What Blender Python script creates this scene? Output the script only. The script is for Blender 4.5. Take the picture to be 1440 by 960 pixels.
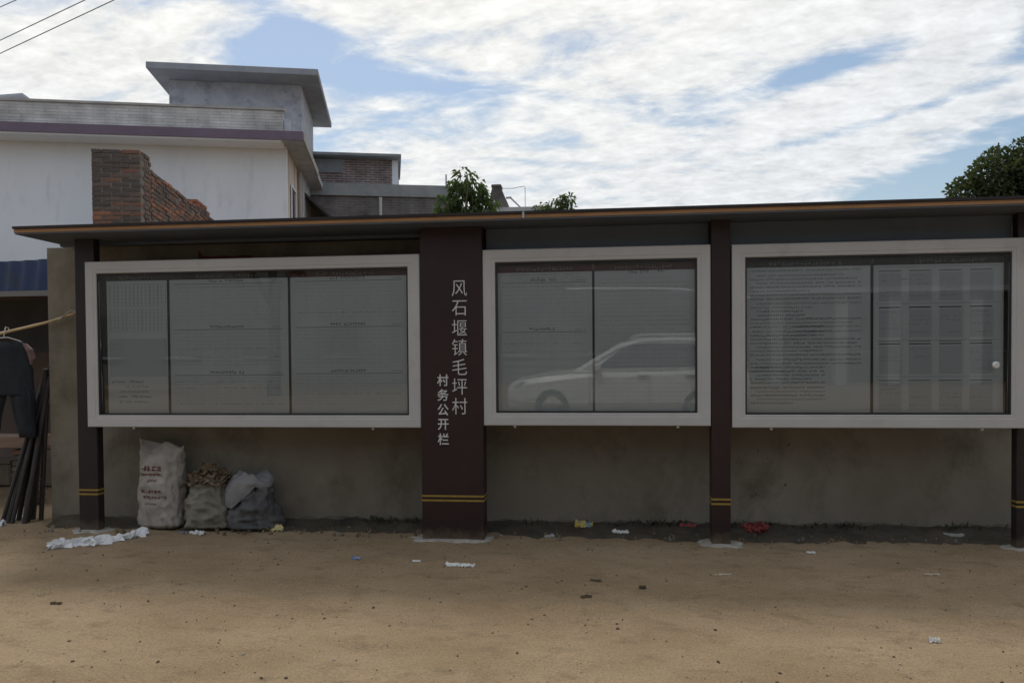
import bpy, bmesh, math, random
from mathutils import Vector, Matrix, noise
R = math.radians
random.seed(7)
for o in list(bpy.data.objects): bpy.data.objects.remove(o)
scene = bpy.context.scene
COL = scene.collection

# ------------------------------------------------------------------ camera
cd = bpy.data.cameras.new('camera'); cam = bpy.data.objects.new('camera', cd); COL.objects.link(cam)
cd.sensor_width = 36; cd.lens = 28.0; cd.shift_y = 48.6/1440; cd.clip_start = .05; cd.clip_end = 2000
yaw, pit, rol = R(-6.928), R(-1.234), R(-.45)
fw = Vector((math.sin(yaw)*math.cos(pit), math.cos(yaw)*math.cos(pit), math.sin(pit)))
rt = Vector((math.cos(yaw), -math.sin(yaw), 0)); up = rt.cross(fw)
r2 = math.cos(rol)*rt + math.sin(rol)*up; u2 = -math.sin(rol)*rt + math.cos(rol)*up
M = Matrix((r2, u2, -fw)).transposed().to_4x4(); M.translation = Vector((0, -7.04, 1.618))
cam.matrix_world = M
scene.camera = cam
scene.view_settings.view_transform = 'Standard'; scene.view_settings.look = 'None'
scene.view_settings.gamma = 1; scene.view_settings.exposure = 0.0
scene.view_settings.use_curve_mapping = False

# ------------------------------------------------------------------ world
SUN_EL, SUN_AZ = R(58), R(-22)          # azimuth from +Y, positive towards +X
sund = Vector((math.sin(SUN_AZ)*math.cos(SUN_EL), math.cos(SUN_AZ)*math.cos(SUN_EL), math.sin(SUN_EL)))
w = bpy.data.worlds.new('World'); scene.world = w; w.use_nodes = True
nt = w.node_tree; N = nt.nodes; L = nt.links
bg = N['Background']; bg.inputs['Strength'].default_value = .1
def wn(t, **k):
    n = N.new(t)
    for a, b in k.items(): setattr(n, a, b)
    return n
def mth(op, a, b=None, c=None, clamp=False):
    n = wn('ShaderNodeMath', operation=op); n.use_clamp = clamp
    for i, v in enumerate((a, b, c)):
        if v is None: continue
        if isinstance(v, (int, float)): n.inputs[i].default_value = v
        else: L.new(v, n.inputs[i])
    return n.outputs[0]
sky = wn('ShaderNodeTexSky', sky_type='NISHITA'); sky.sun_disc = False
sky.sun_elevation = SUN_EL; sky.sun_rotation = SUN_AZ; sky.air_density = 1.3; sky.dust_density = 1.2; sky.ozone_density = 2.0
tc = wn('ShaderNodeTexCoord'); sep = wn('ShaderNodeSeparateXYZ'); L.new(tc.outputs['Generated'], sep.inputs[0])
zz = mth('ADD', mth('MAXIMUM', sep.outputs[2], 0.0), .20)
cx = mth('DIVIDE', sep.outputs[0], zz); cy = mth('DIVIDE', sep.outputs[1], zz)
comb = wn('ShaderNodeCombineXYZ'); L.new(cx, comb.inputs[0]); L.new(cy, comb.inputs[1])
def noise_at(vec, scale, detail, rough, dist=0, loc=(0,0,0), rz=0, sc=(1,1,1)):
    mp = wn('ShaderNodeMapping'); mp.inputs['Location'].default_value = loc
    mp.inputs['Rotation'].default_value = (0, 0, rz); mp.inputs['Scale'].default_value = sc
    L.new(vec, mp.inputs[0])
    n = wn('ShaderNodeTexNoise'); n.inputs['Scale'].default_value = scale; n.inputs['Detail'].default_value = detail
    n.inputs['Roughness'].default_value = rough; n.inputs['Distortion'].default_value = dist
    L.new(mp.outputs[0], n.inputs['Vector']); return n.outputs['Fac']
big = noise_at(comb.outputs[0], 1.2, 3, .55, .3, (3.1, 1.2, 0), R(20), (.7, 1.0, 1))
med = noise_at(comb.outputs[0], 3.6, 10, .60, .5, (1.7, 8.3, 0), R(25), (.8, 1.2, 1))
fine = noise_at(comb.outputs[0], 13.0, 8, .60, .35, (5.7, 2.3, 0), R(25), (.8, 1.2, 1))
cov = mth('ADD', mth('MULTIPLY', big, .8), mth('ADD', mth('MULTIPLY', med, 1.5), mth('MULTIPLY', fine, .5)))
# openings in the cloud deck (azimuth, elevation, half sizes in degrees, tilt, depth)
az = mth('MULTIPLY', mth('ARCTAN2', sep.outputs[0], sep.outputs[1]), 57.2958); el = mth('MULTIPLY', mth('ARCSINE', sep.outputs[2]), 57.2958)
for (a0, e0, ra, re, ti, dep) in ((-22.4, 20.4, 3.4, 1.6, 14, .50), (-14.5, 19.0, 7.5, 1.0, -2, .46), (14.5, 18.4, 7.5, .7, 11, .34), (27, 10.8, 12, 2.7, 12, 1.5), (27, 18.8, 3.2, 1.4, 28, .34), (-24, 23, 4, 1.2, -20, .24), (18, 15.0, 8, .5, 10, .35), (60, 25, 14, 5, 10, .4), (-80, 30, 12, 5, 0, .4), (130, 40, 20, 8, 0, .4), (-140, 35, 18, 7, 10, .4)):
    da = mth('SUBTRACT', az, a0); de = mth('SUBTRACT', el, e0); c_, s_ = math.cos(R(ti)), math.sin(R(ti))
    xa = mth('MULTIPLY_ADD', de, s_/ra, mth('MULTIPLY', da, c_/ra)); ya = mth('MULTIPLY_ADD', de, c_/re, mth('MULTIPLY', da, -s_/re))
    g_ = mth('EXPONENT', mth('MULTIPLY', mth('ADD', mth('MULTIPLY', xa, xa), mth('MULTIPLY', ya, ya)), -1.0))
    cov = mth('MULTIPLY_ADD', g_, -dep, cov)
ramp = wn('ShaderNodeMapRange'); ramp.interpolation_type = 'SMOOTHSTEP'
ramp.inputs['From Min'].default_value = .95; ramp.inputs['From Max'].default_value = 1.38
L.new(cov, ramp.inputs['Value'])
# forward scattering: clouds glow towards the sun
dt = wn('ShaderNodeVectorMath', operation='DOT_PRODUCT'); L.new(tc.outputs['Generated'], dt.inputs[0]); dt.inputs[1].default_value = sund
glow = mth('POWER', mth('MAXIMUM', mth('MULTIPLY_ADD', dt.outputs['Value'], .5, .5), 0.0), 3.0)
cb = mth('MULTIPLY_ADD', glow, 3.6, 6.2)
vf = noise_at(comb.outputs[0], 36.0, 5, .6, .3, (2.2, 4.1, 0), R(20), (.9, 1.25, 1))
shade = mth('ADD', mth('ADD', mth('MULTIPLY_ADD', fine, .60, .36), mth('MULTIPLY', med, .42)), mth('MULTIPLY', vf, .34))
cb2 = mth('MULTIPLY', cb, shade)
ccol = wn('ShaderNodeCombineColor'); L.new(mth('MULTIPLY', cb2, mth('MULTIPLY_ADD', glow, .17, .875)), ccol.inputs[0]); L.new(mth('MULTIPLY', cb2, mth('MULTIPLY_ADD', glow, .04, .97)), ccol.inputs[1]); L.new(mth('MULTIPLY', cb2, mth('MULTIPLY_ADD', glow, -.22, 1.13)), ccol.inputs[2])
mx = wn('ShaderNodeMix', data_type='RGBA'); L.new(ramp.outputs[0], mx.inputs['Factor']); L.new(sky.outputs[0], mx.inputs['A']); L.new(ccol.outputs[0], mx.inputs['B'])
L.new(mx.outputs['Result'], bg.inputs['Color'])

# ------------------------------------------------------------------ sun (behind thin cloud: soft)
sl = bpy.data.lights.new('sun', 'SUN'); sl.energy = 2.0; sl.angle = R(15); sl.color = (1, .94, .85)
so = bpy.data.objects.new('sun', sl); COL.objects.link(so); so.rotation_euler = (-sund).to_track_quat('-Z', 'Y').to_euler(); so.location = (0, 0, 30)

# ------------------------------------------------------------------ materials
MATS = {}
def mat(name, col, rough=.8, col2=None, scale=6, detail=6, bump=0, bscale=40, metal=0, spec=.5, lo=.35, hi=.65, stretch=(1,1,1), third=None, coat=0):
    if name in MATS: return MATS[name]
    m = bpy.data.materials.new(name); m.use_nodes = True; n = m.node_tree.nodes; l = m.node_tree.links
    b = n['Principled BSDF']; b.inputs['Base Color'].default_value = (*col, 1); b.inputs['Roughness'].default_value = rough
    b.inputs['Metallic'].default_value = metal; b.inputs['Specular IOR Level'].default_value = spec; b.inputs['Coat Weight'].default_value = coat
    t = n.new('ShaderNodeTexCoord'); mp = n.new('ShaderNodeMapping'); mp.inputs['Scale'].default_value = stretch; l.new(t.outputs['Object'], mp.inputs[0])
    if col2:
        x = n.new('ShaderNodeTexNoise'); x.inputs['Scale'].default_value = scale; x.inputs['Detail'].default_value = detail; x.inputs['Roughness'].default_value = .65
        l.new(mp.outputs[0], x.inputs['Vector'])
        r = n.new('ShaderNodeValToRGB'); r.color_ramp.elements[0].position = lo; r.color_ramp.elements[1].position = hi
        r.color_ramp.elements[0].color = (*col, 1); r.color_ramp.elements[1].color = (*col2, 1)
        l.new(x.outputs['Fac'], r.inputs[0]); out = r.outputs[0]
        if third:
            c3, s3, a3, b3 = third
            y = n.new('ShaderNodeTexNoise'); y.inputs['Scale'].default_value = s3; y.inputs['Detail'].default_value = 7; y.inputs['Roughness'].default_value = .7
            l.new(mp.outputs[0], y.inputs['Vector'])
            q = n.new('ShaderNodeMapRange'); q.inputs['From Min'].default_value = a3; q.inputs['From Max'].default_value = b3; l.new(y.outputs['Fac'], q.inputs[0])
            k = n.new('ShaderNodeMix'); k.data_type = 'RGBA'; l.new(q.outputs[0], k.inputs['Factor']); l.new(out, k.inputs['A']); k.inputs['B'].default_value = (*c3, 1)
            out = k.outputs['Result']
        l.new(out, b.inputs['Base Color'])
    if bump:
        z = n.new('ShaderNodeTexNoise'); z.inputs['Scale'].default_value = bscale; z.inputs['Detail'].default_value = 8; z.inputs['Roughness'].default_value = .7
        l.new(mp.outputs[0], z.inputs['Vector'])
        bp = n.new('ShaderNodeBump'); bp.inputs['Strength'].default_value = bump; bp.inputs['Distance'].default_value = .02
        l.new(z.outputs['Fac'], bp.inputs['Height']); l.new(bp.outputs[0], b.inputs['Normal'])
    MATS[name] = m; return m
def brick_mat(name, c1, c2, mortar, wid=.25, hgt=.063, axis='xz', bump=.5, msize=.01):
    if name in MATS: return MATS[name]
    m = bpy.data.materials.new(name); m.use_nodes = True; n = m.node_tree.nodes; l = m.node_tree.links; b = n['Principled BSDF']
    b.inputs['Roughness'].default_value = .9
    t = n.new('ShaderNodeTexCoord'); s = n.new('ShaderNodeSeparateXYZ'); l.new(t.outputs['Object'], s.inputs[0])
    ad = n.new('ShaderNodeMath'); ad.operation = 'ADD'; l.new(s.outputs[0], ad.inputs[0]); l.new(s.outputs[1], ad.inputs[1])
    c = n.new('ShaderNodeCombineXYZ'); l.new(ad.outputs[0], c.inputs[0]); l.new(s.outputs[2], c.inputs[1])
    k = n.new('ShaderNodeTexBrick'); l.new(c.outputs[0], k.inputs['Vector']); k.inputs['Scale'].default_value = 1
    k.inputs['Brick Width'].default_value = wid; k.inputs['Row Height'].default_value = hgt; k.inputs['Mortar Size'].default_value = msize; k.inputs['Mortar Smooth'].default_value = .2
    k.inputs['Color1'].default_value = (*c1, 1); k.inputs['Color2'].default_value = (*c2, 1); k.inputs['Mortar'].default_value = (*mortar, 1)
    x = n.new('ShaderNodeTexNoise'); x.inputs['Scale'].default_value = 2.5; x.inputs['Detail'].default_value = 8; l.new(t.outputs['Object'], x.inputs['Vector'])
    mr = n.new('ShaderNodeMapRange'); mr.inputs['From Min'].default_value = .3; mr.inputs['From Max'].default_value = .7; mr.inputs['To Min'].default_value = .55; mr.inputs['To Max'].default_value = 1.25; l.new(x.outputs['Fac'], mr.inputs[0])
    mu = n.new('ShaderNodeMix'); mu.data_type = 'RGBA'; mu.blend_type = 'MULTIPLY'; mu.inputs['Factor'].default_value = 1
    l.new(k.outputs['Color'], mu.inputs['A']); l.new(mr.outputs[0], mu.inputs['B']); l.new(mu.outputs['Result'], b.inputs['Base Color'])
    bp = n.new('ShaderNodeBump'); bp.inputs['Strength'].default_value = bump; bp.inputs['Distance'].default_value = .015; bp.invert = True
    l.new(k.outputs['Fac'], bp.inputs['Height']); l.new(bp.outputs[0], b.inputs['Normal'])
    MATS[name] = m; return m
def glass_mat():
    m = bpy.data.materials.new('pane_glass'); m.use_nodes = True; n = m.node_tree.nodes; l = m.node_tree.links
    n.remove(n['Principled BSDF']); tr = n.new('ShaderNodeBsdfTransparent'); tr.inputs[0].default_value = (.93, .955, .955, 1)
    gl = n.new('ShaderNodeBsdfGlossy'); gl.inputs['Roughness'].default_value = .012; gl.inputs['Color'].default_value = (1, 1, 1, 1)
    fr = n.new('ShaderNodeFresnel'); fr.inputs['IOR'].default_value = 1.52
    x = n.new('ShaderNodeMixShader'); l.new(fr.outputs[0], x.inputs[0]); l.new(tr.outputs[0], x.inputs[1]); l.new(gl.outputs[0], x.inputs[2])
    l.new(x.outputs[0], n['Material Output'].inputs['Surface']); return m
MATS['glass'] = glass_mat()
def leaf_mat(name, c1, c2):
    m = mat(name, c1, .55, c2, 3.0, 4, spec=.35)
    n = m.node_tree.nodes; l = m.node_tree.links; b = n['Principled BSDF']
    t = n.new('ShaderNodeBsdfTranslucent'); t.inputs[0].default_value = (c2[0]*1.3, c2[1]*1.4, c2[2]*.8, 1)
    x = n.new('ShaderNodeMixShader'); x.inputs[0].default_value = .35
    l.new(b.outputs[0], x.inputs[1]); l.new(t.outputs[0], x.inputs[2]); l.new(x.outputs[0], n['Material Output'].inputs['Surface'])
    return m

# ------------------------------------------------------------------ mesh builder
class MB:
    def __init__(s): s.v = []; s.f = []; s.m = []; s.cur = 0
    def quad(s, *p):
        i = len(s.v); s.v += [tuple(q) for q in p]; s.f.append(tuple(range(i, i+len(p)))); s.m.append(s.cur); return s
    def box(s, x0, x1, y0, y1, z0, z1, b=0):
        if b:
            bm = bmesh.new(); bmesh.ops.create_cube(bm, size=1)
            for q in bm.verts: q.co = Vector(((x0+x1)/2+q.co.x*(x1-x0), (y0+y1)/2+q.co.y*(y1-y0), (z0+z1)/2+q.co.z*(z1-z0)))
            bmesh.ops.bevel(bm, geom=bm.edges[:], offset=b, segments=1, affect='EDGES')
            s.bm(bm); return s
        i = len(s.v)
        s.v += [(x0,y0,z0),(x1,y0,z0),(x1,y1,z0),(x0,y1,z0),(x0,y0,z1),(x1,y0,z1),(x1,y1,z1),(x0,y1,z1)]
        for q in ((3,2,1,0),(4,5,6,7),(0,1,5,4),(1,2,6,5),(2,3,7,6),(3,0,4,7)): s.f.append(tuple(i+k for k in q)); s.m.append(s.cur)
        return s
    def bm(s, bm):
        i = len(s.v); bm.verts.index_update()
        s.v += [tuple(q.co) for q in bm.verts]
        for f in bm.faces: s.f.append(tuple(i+q.index for q in f.verts)); s.m.append(s.cur)
        bm.free(); return s
    def loft(s, rings, cap=True, closed=True):
        i = len(s.v); n = len(rings[0])
        for r in rings: s.v += [tuple(p) for p in r]
        for a in range(len(rings)-1):
            for k in range(n if closed else n-1):
                q = (k+1) % n; s.f.append((i+a*n+k, i+a*n+q, i+(a+1)*n+q, i+(a+1)*n+k)); s.m.append(s.cur)
        if cap:
            s.f.append(tuple(i+k for k in reversed(range(n)))); s.m.append(s.cur)
            s.f.append(tuple(i+(len(rings)-1)*n+k for k in range(n))); s.m.append(s.cur)
        return s
    def tube(s, pts, r, n=8, cap=True):
        pts = [Vector(p) for p in pts]; rr = r if isinstance(r, (list, tuple)) else [r]*len(pts); rings = []
        for k, p in enumerate(pts):
            d = (pts[min(k+1, len(pts)-1)]-pts[max(k-1, 0)]).normalized()
            a = d.orthogonal().normalized() if k == 0 else (pa - d*pa.dot(d)).normalized()
            pa = a; b = d.cross(a)
            rings.append([p+rr[k]*(math.cos(t)*a+math.sin(t)*b) for t in [2*math.pi*j/n for j in range(n)]])
        return s.loft(rings, cap)
    def prism(s, poly, axis, a, b):      # poly of 2D points extruded along axis from a to b
        def P(p, t): return {'x': (t, p[0], p[1]), 'y': (p[0], t, p[1]), 'z': (p[0], p[1], t)}[axis]
        return s.loft([[P(p, a) for p in poly], [P(p, b) for p in poly]])
    def build(s, name, mats, parent=None, org=(0,0,0), smooth=False, kind=None, fix=True):
        me = bpy.data.meshes.new(name)
        ox, oy, oz = org
        me.from_pydata([(x-ox, y-oy, z-oz) for x, y, z in s.v], [], s.f)
        for m in (mats if isinstance(mats, (list, tuple)) else [mats]): me.materials.append(m)
        me.polygons.foreach_set('material_index', s.m)
        if smooth: me.polygons.foreach_set('use_smooth', [True]*len(s.f))
        me.update()
        if fix:
            bm = bmesh.new(); bm.from_mesh(me); bmesh.ops.recalc_face_normals(bm, faces=bm.faces[:]); bm.to_mesh(me); bm.free()
        o = bpy.data.objects.new(name, me); COL.objects.link(o)
        if parent: o.parent = parent
        else: o.location = org
        if kind: o['kind'] = kind
        return o
def tag(o, label, cat, group=None):
    o['label'] = label; o['category'] = cat
    if group: o['group'] = group
    return o
def thing(name, label, cat, loc=(0,0,0), rz=0, group=None):
    o = bpy.data.objects.new(name, None); COL.objects.link(o); o.location = loc; o.rotation_euler = (0, 0, rz)
    o.empty_display_size = .2
    return tag(o, label, cat, group)
def fbm(p, s=1.0): return noise.fractal(Vector(p)*s, .9, 2.0, 5)

# ================================================================== GROUND
def axis_vals(lo, a, b, hi, step):
    v = []; x = a; 
    k = step; t = a
    while t > lo: v.append(t); t -= k; k *= 1.25
    v.append(lo); v.reverse(); x = a+step
    while x < b: v.append(x); x += step
    k = step; t = b
    while t < hi: v.append(t); t += k; k *= 1.25
    v.append(hi); return v
xs = axis_vals(-500, -8, 7, 500, .05); ys = axis_vals(-500, -4.6, .5, 700, .05)
def gz(x, y):
    near = max(0, 1-max(0, abs(x)-8)/6)*max(0, 1-max(0, abs(y+2)-3.5)/4)
    return min(-.001, -.013 + near*(.010*fbm((x, y, 0), 1.1) + .007*noise.noise(Vector((x*7, y*7, 4))) + .004*noise.noise(Vector((x*17, y*17, 9)))))
g = MB()
for y in ys:
    for x in xs: g.v.append((x, y, gz(x, y)))
nx = len(xs)
for j in range(len(ys)-1):
    for i in range(nx-1): g.f.append((j*nx+i, j*nx+i+1, (j+1)*nx+i+1, (j+1)*nx+i)); g.m.append(0)
dirt = mat('dirt', (.255, .185, .112), .95, (.325, .242, .155), 1.1, 13, .8, 55, lo=.38, hi=.62, third=((.205, .15, .094), 5.5, .52, .70), stretch=(.7, 1, 1), spec=.2)
def grain(m, scale, lo, hi, spk=0):
    n = m.node_tree.nodes; l = m.node_tree.links; b = n['Principled BSDF']; src = b.inputs['Base Color'].links[0].from_socket
    t = n.new('ShaderNodeTexCoord'); x = n.new('ShaderNodeTexNoise'); x.inputs['Scale'].default_value = scale; x.inputs['Detail'].default_value = 3; x.inputs['Roughness'].default_value = .8
    l.new(t.outputs['Object'], x.inputs['Vector'])
    r = n.new('ShaderNodeMapRange'); r.inputs['From Min'].default_value = .3; r.inputs['From Max'].default_value = .7; r.inputs['To Min'].default_value = lo; r.inputs['To Max'].default_value = hi; l.new(x.outputs['Fac'], r.inputs[0]); out = r.outputs[0]
    if spk:
        v = n.new('ShaderNodeTexVoronoi'); v.inputs['Scale'].default_value = 45; v.inputs['Randomness'].default_value = 1; l.new(t.outputs['Object'], v.inputs['Vector'])
        q = n.new('ShaderNodeMapRange'); q.inputs['From Min'].default_value = .10; q.inputs['From Max'].default_value = .26; q.inputs['To Min'].default_value = spk; q.inputs['To Max'].default_value = 1; l.new(v.outputs['Distance'], q.inputs[0])
        k2 = n.new('ShaderNodeTexNoise'); k2.inputs['Scale'].default_value = 3; l.new(t.outputs['Object'], k2.inputs['Vector'])
        g2 = n.new('ShaderNodeMapRange'); g2.inputs['From Min'].default_value = .5; g2.inputs['From Max'].default_value = .62; l.new(k2.outputs['Fac'], g2.inputs[0])
        mm = n.new('ShaderNodeMix'); mm.data_type = 'FLOAT'; l.new(g2.outputs[0], mm.inputs[0]); mm.inputs[2].default_value = 1; l.new(q.outputs[0], mm.inputs[3])
        pr_ = n.new('ShaderNodeMath'); pr_.operation = 'MULTIPLY'; l.new(out, pr_.inputs[0]); l.new(mm.outputs[0], pr_.inputs[1]); out = pr_.outputs[0]
    k = n.new('ShaderNodeMix'); k.data_type = 'RGBA'; k.blend_type = 'MULTIPLY'; k.inputs['Factor'].default_value = 1; l.new(src, k.inputs['A']); l.new(out, k.inputs['B']); l.new(k.outputs['Result'], b.inputs['Base Color'])
def dust(m, top, col):
    n = m.node_tree.nodes; l = m.node_tree.links; b = n['Principled BSDF']; src = b.inputs['Base Color'].links[0].from_socket
    t = n.new('ShaderNodeTexCoord'); sp = n.new('ShaderNodeSeparateXYZ'); l.new(t.outputs['Object'], sp.inputs[0])
    x = n.new('ShaderNodeTexNoise'); x.inputs['Scale'].default_value = 14; x.inputs['Detail'].default_value = 8; x.inputs['Roughness'].default_value = .75; l.new(t.outputs['Object'], x.inputs['Vector'])
    a = n.new('ShaderNodeMath'); a.operation = 'MULTIPLY_ADD'; a.inputs[1].default_value = -1/top; l.new(sp.outputs[2], a.inputs[0]); l.new(x.outputs['Fac'], a.inputs[2])
    r = n.new('ShaderNodeMapRange'); r.inputs['From Min'].default_value = .15; r.inputs['From Max'].default_value = .6; r.inputs['To Max'].default_value = .75; l.new(a.outputs[0], r.inputs[0])
    k = n.new('ShaderNodeMix'); k.data_type = 'RGBA'; l.new(r.outputs[0], k.inputs['Factor']); l.new(src, k.inputs['A']); k.inputs['B'].default_value = (*col, 1); l.new(k.outputs['Result'], b.inputs['Base Color'])
grain(dirt, 70, .72, 1.28, .62)
o = g.build('ground', dirt, smooth=True, fix=False, kind='structure')

# damp dark soil banked against the foot of the wall
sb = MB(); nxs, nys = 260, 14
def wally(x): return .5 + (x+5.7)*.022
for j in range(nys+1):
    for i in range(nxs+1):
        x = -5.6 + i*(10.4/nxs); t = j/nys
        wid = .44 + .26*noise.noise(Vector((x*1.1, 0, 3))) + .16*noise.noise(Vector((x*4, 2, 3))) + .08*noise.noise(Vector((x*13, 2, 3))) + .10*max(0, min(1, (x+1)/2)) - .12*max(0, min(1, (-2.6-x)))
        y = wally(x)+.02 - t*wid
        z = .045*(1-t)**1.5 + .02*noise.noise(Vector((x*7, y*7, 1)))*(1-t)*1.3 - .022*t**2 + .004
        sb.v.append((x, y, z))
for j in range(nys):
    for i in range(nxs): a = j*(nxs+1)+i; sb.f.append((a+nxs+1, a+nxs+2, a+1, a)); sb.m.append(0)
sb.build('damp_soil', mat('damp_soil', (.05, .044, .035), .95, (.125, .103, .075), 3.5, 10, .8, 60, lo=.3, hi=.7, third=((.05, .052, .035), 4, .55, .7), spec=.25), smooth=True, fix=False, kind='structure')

# ================================================================== BOUNDARY WALL
plaster = mat('old_plaster', (.185, .162, .125), .95, (.265, .24, .195), .8, 9, .25, 22, third=((.125, .112, .078), 1.7, .50, .74), stretch=(1, 1, .8), spec=.2)
bw = thing('boundary_wall', 'long grey-brown plastered yard wall standing behind the notice board', 'wall', (-.5, .7, 0), math.atan(.022))
LW = 10.4/2
m = MB(); m.box(-LW, LW, -.087, .13, -.15, 2.787); m.build('wall_face', plaster, bw)
m = MB(); lo_ = []; hi_ = []; ht_ = []                 # dark damp render along the foot, ragged top edge
for i in range(521):
    x = -LW + i*.02
    h = .05 + .035*noise.noise(Vector((x*1.6, 7, 0))) + .02*noise.noise(Vector((x*7, 7, 0))) + .015*noise.noise(Vector((x*23, 7, 0)))
    lo_.append((x, -.094, -.1)); hi_.append((x, -.091, max(.01, h))); ht_.append((x, -.086, max(.015, h)+.012))
m.loft([lo_, hi_, ht_], cap=False, closed=False)
m.build('damp_skirt', mat('damp_render', (.095, .083, .065), .95, (.165, .145, .115), 4, 7, .5, 40), bw, smooth=True, fix=False)
for (x, z, s) in ((-4.9, 1.32, .05), (-4.86, 1.26, .05)):
    m = MB(); m.box(x, x+.16, -.09, -.0872, z, z+.022); m.build('scratch', mat('scratch', (.05, .045, .035), .95), bw)
rs = random.Random(3)
for i in range(12):
    x = 1.75+rs.uniform(-.42, .45); z = .55+rs.uniform(-.25, .3); s = rs.uniform(.005, .014)
    m = MB(); pts = [(x+s*rs.uniform(.6, 1.2)*math.cos(a), -.0885, z+s*rs.uniform(.7, 1.5)*math.sin(a)) for a in [k*math.pi/4 for k in range(8)]]
    pb = [(p[0], -.086, p[2]) for p in pts]; m.loft([pb, pts]); m.build('chip', mat('chip_tone', (.085, .075, .06), .95), bw)
m = MB()
for k in range(3):
    x = -4.13+.5-.2+k*.19; z = 2.60+.03*math.sin(k*3); m.box(x, x+.17, -.0935+.001*k, -.0875, z, z+.045+.02*(k % 2))
m = MB(); prev = None
for k in range(13):
    t = k/12; x = -3.58+.56*t; m.v += [(x, -.089, 2.635+.004*math.sin(k*2.1)), (x, -.0895, 2.668+.005*math.sin(k*1.3+1)+(.06 if k < 1 else 0))]
for k in range(12): m.f.append((2*k, 2*k+2, 2*k+3, 2*k+1)); m.m.append(0)
o = m.build('paper_strip', mat('red_paper', (.17, .03, .028), .8, (.11, .025, .028), 12), bw)
o['label'] = 'torn red paper strip stuck high on the wall'

# ================================================================== NOTICE BOARD
nb = thing('notice_board', 'dark maroon village notice board with three framed glass cases under a long roof', 'notice board', (-1.0, .1, 0))
ORG = (-1.0, .1, 0)
maroon = mat('maroon_paint', (.023, .0115, .0115), .45, (.031, .0155, .015), 2.5, 6, .05, 60, spec=.35, third=((.036, .023, .021), 5, .6, .8))
dkbrown = mat('dark_brown_paint', (.017, .0125, .0125), .45, (.024, .0175, .017), 2.5, 6, .05, 60, spec=.35, third=((.035, .026, .023), 5, .6, .8))
gold = mat('gold_stripe', (.30, .20, .03), .5, (.23, .15, .03), 20)
white_frame = mat('frame_paint', (.43, .425, .415), .4, (.475, .47, .46), 1.6, 7, .03, 60, third=((.345, .33, .315), 2.2, .58, .8))
black = mat('black_liner', (.012, .012, .013), .5, (.018, .018, .02), 8)
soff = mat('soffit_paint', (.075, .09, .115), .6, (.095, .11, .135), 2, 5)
dust(maroon, .30, (.15, .115, .08)); dust(dkbrown, .30, (.15, .115, .08))
copper = mat('copper_trim', (.36, .19, .075), .5, (.27, .135, .05), 3, 6)
POSTS = [(-5.085, -4.885, .062, .10, dkbrown), (-1.682, -1.118, -.012, .20, maroon), (.882, 1.042, .0, .17, maroon), (3.385, 3.60, .062, .10, dkbrown)]
lettering_parent = None
for i, (x0, x1, y0, dpt, mt) in enumerate(POSTS):
    m = MB(); m.box(x0, x1, y0, y0+dpt, -.04, 2.80, .006)
    p = m.build('post', mt, nb, ORG)
    p['label'] = ['narrow dark post at the sack end', 'wide maroon central pillar with white lettering', 'slim maroon post between two cases', 'dark end post beside the widest text case'][i]
    if i == 1: lettering_parent = p
    for z in (.380, .340):
        m = MB(); e = .0035
        m.box(x0-e, x1+e, y0-e, y0+.0, z, z+.017); m.box(x0-e, x0, y0, y0+dpt, z, z+.017); m.box(x1, x1+e, y0, y0+dpt, z, z+.017)
        m.build('gold_band', gold, p, ORG)
# roof
RX0, RX1 = -5.435, 4.25
m = MB(); m.prism([(-.27, 2.802), (-.27, 2.868), (.72, 2.842), (.72, 2.79)], 'x', RX0, RX1); roof = m.build('roof', soff, nb, ORG)
m = MB(); m.box(RX0-.004, RX1+.004, -.276, -.2705, 2.815, 2.846); m.box(RX0-.004, RX0-.0005, -.2705, .70, 2.815, 2.83); m.build('roof_trim', copper, roof, ORG)
m = MB(); m.prism([(-.29, 2.848), (-.29, 2.872), (.73, 2.852), (.73, 2.846), (-.272, 2.869), (-.272, 2.848)], 'x', RX0-.01, RX1+.01); m.build('roof_sheet', dkbrown, roof, ORG)
m = MB(); m.box(RX0+.03, RX1-.05, .30, .36, 2.765, 2.799); m.build('purlin', soff, roof, ORG)
m = MB(); m.box(-.722, -.704, -.2935, -.274, 2.812, 2.862); m.box(-.716, -.71, -.2945, -.285, 2.855, 2.892); m.build('roof_clip', mat('bare_steel', (.45, .46, .46), .4, metal=.6), roof, ORG)
m = MB(); m.box(-1.10, .875, .14, .155, 2.40, 2.795); m.box(1.05, 3.37, .14, .155, 2.40, 2.795); m.build('valance', mat('valance_paint', (.07, .088, .11), .5, (.09, .108, .13), 2, 5), nb, ORG)
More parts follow.
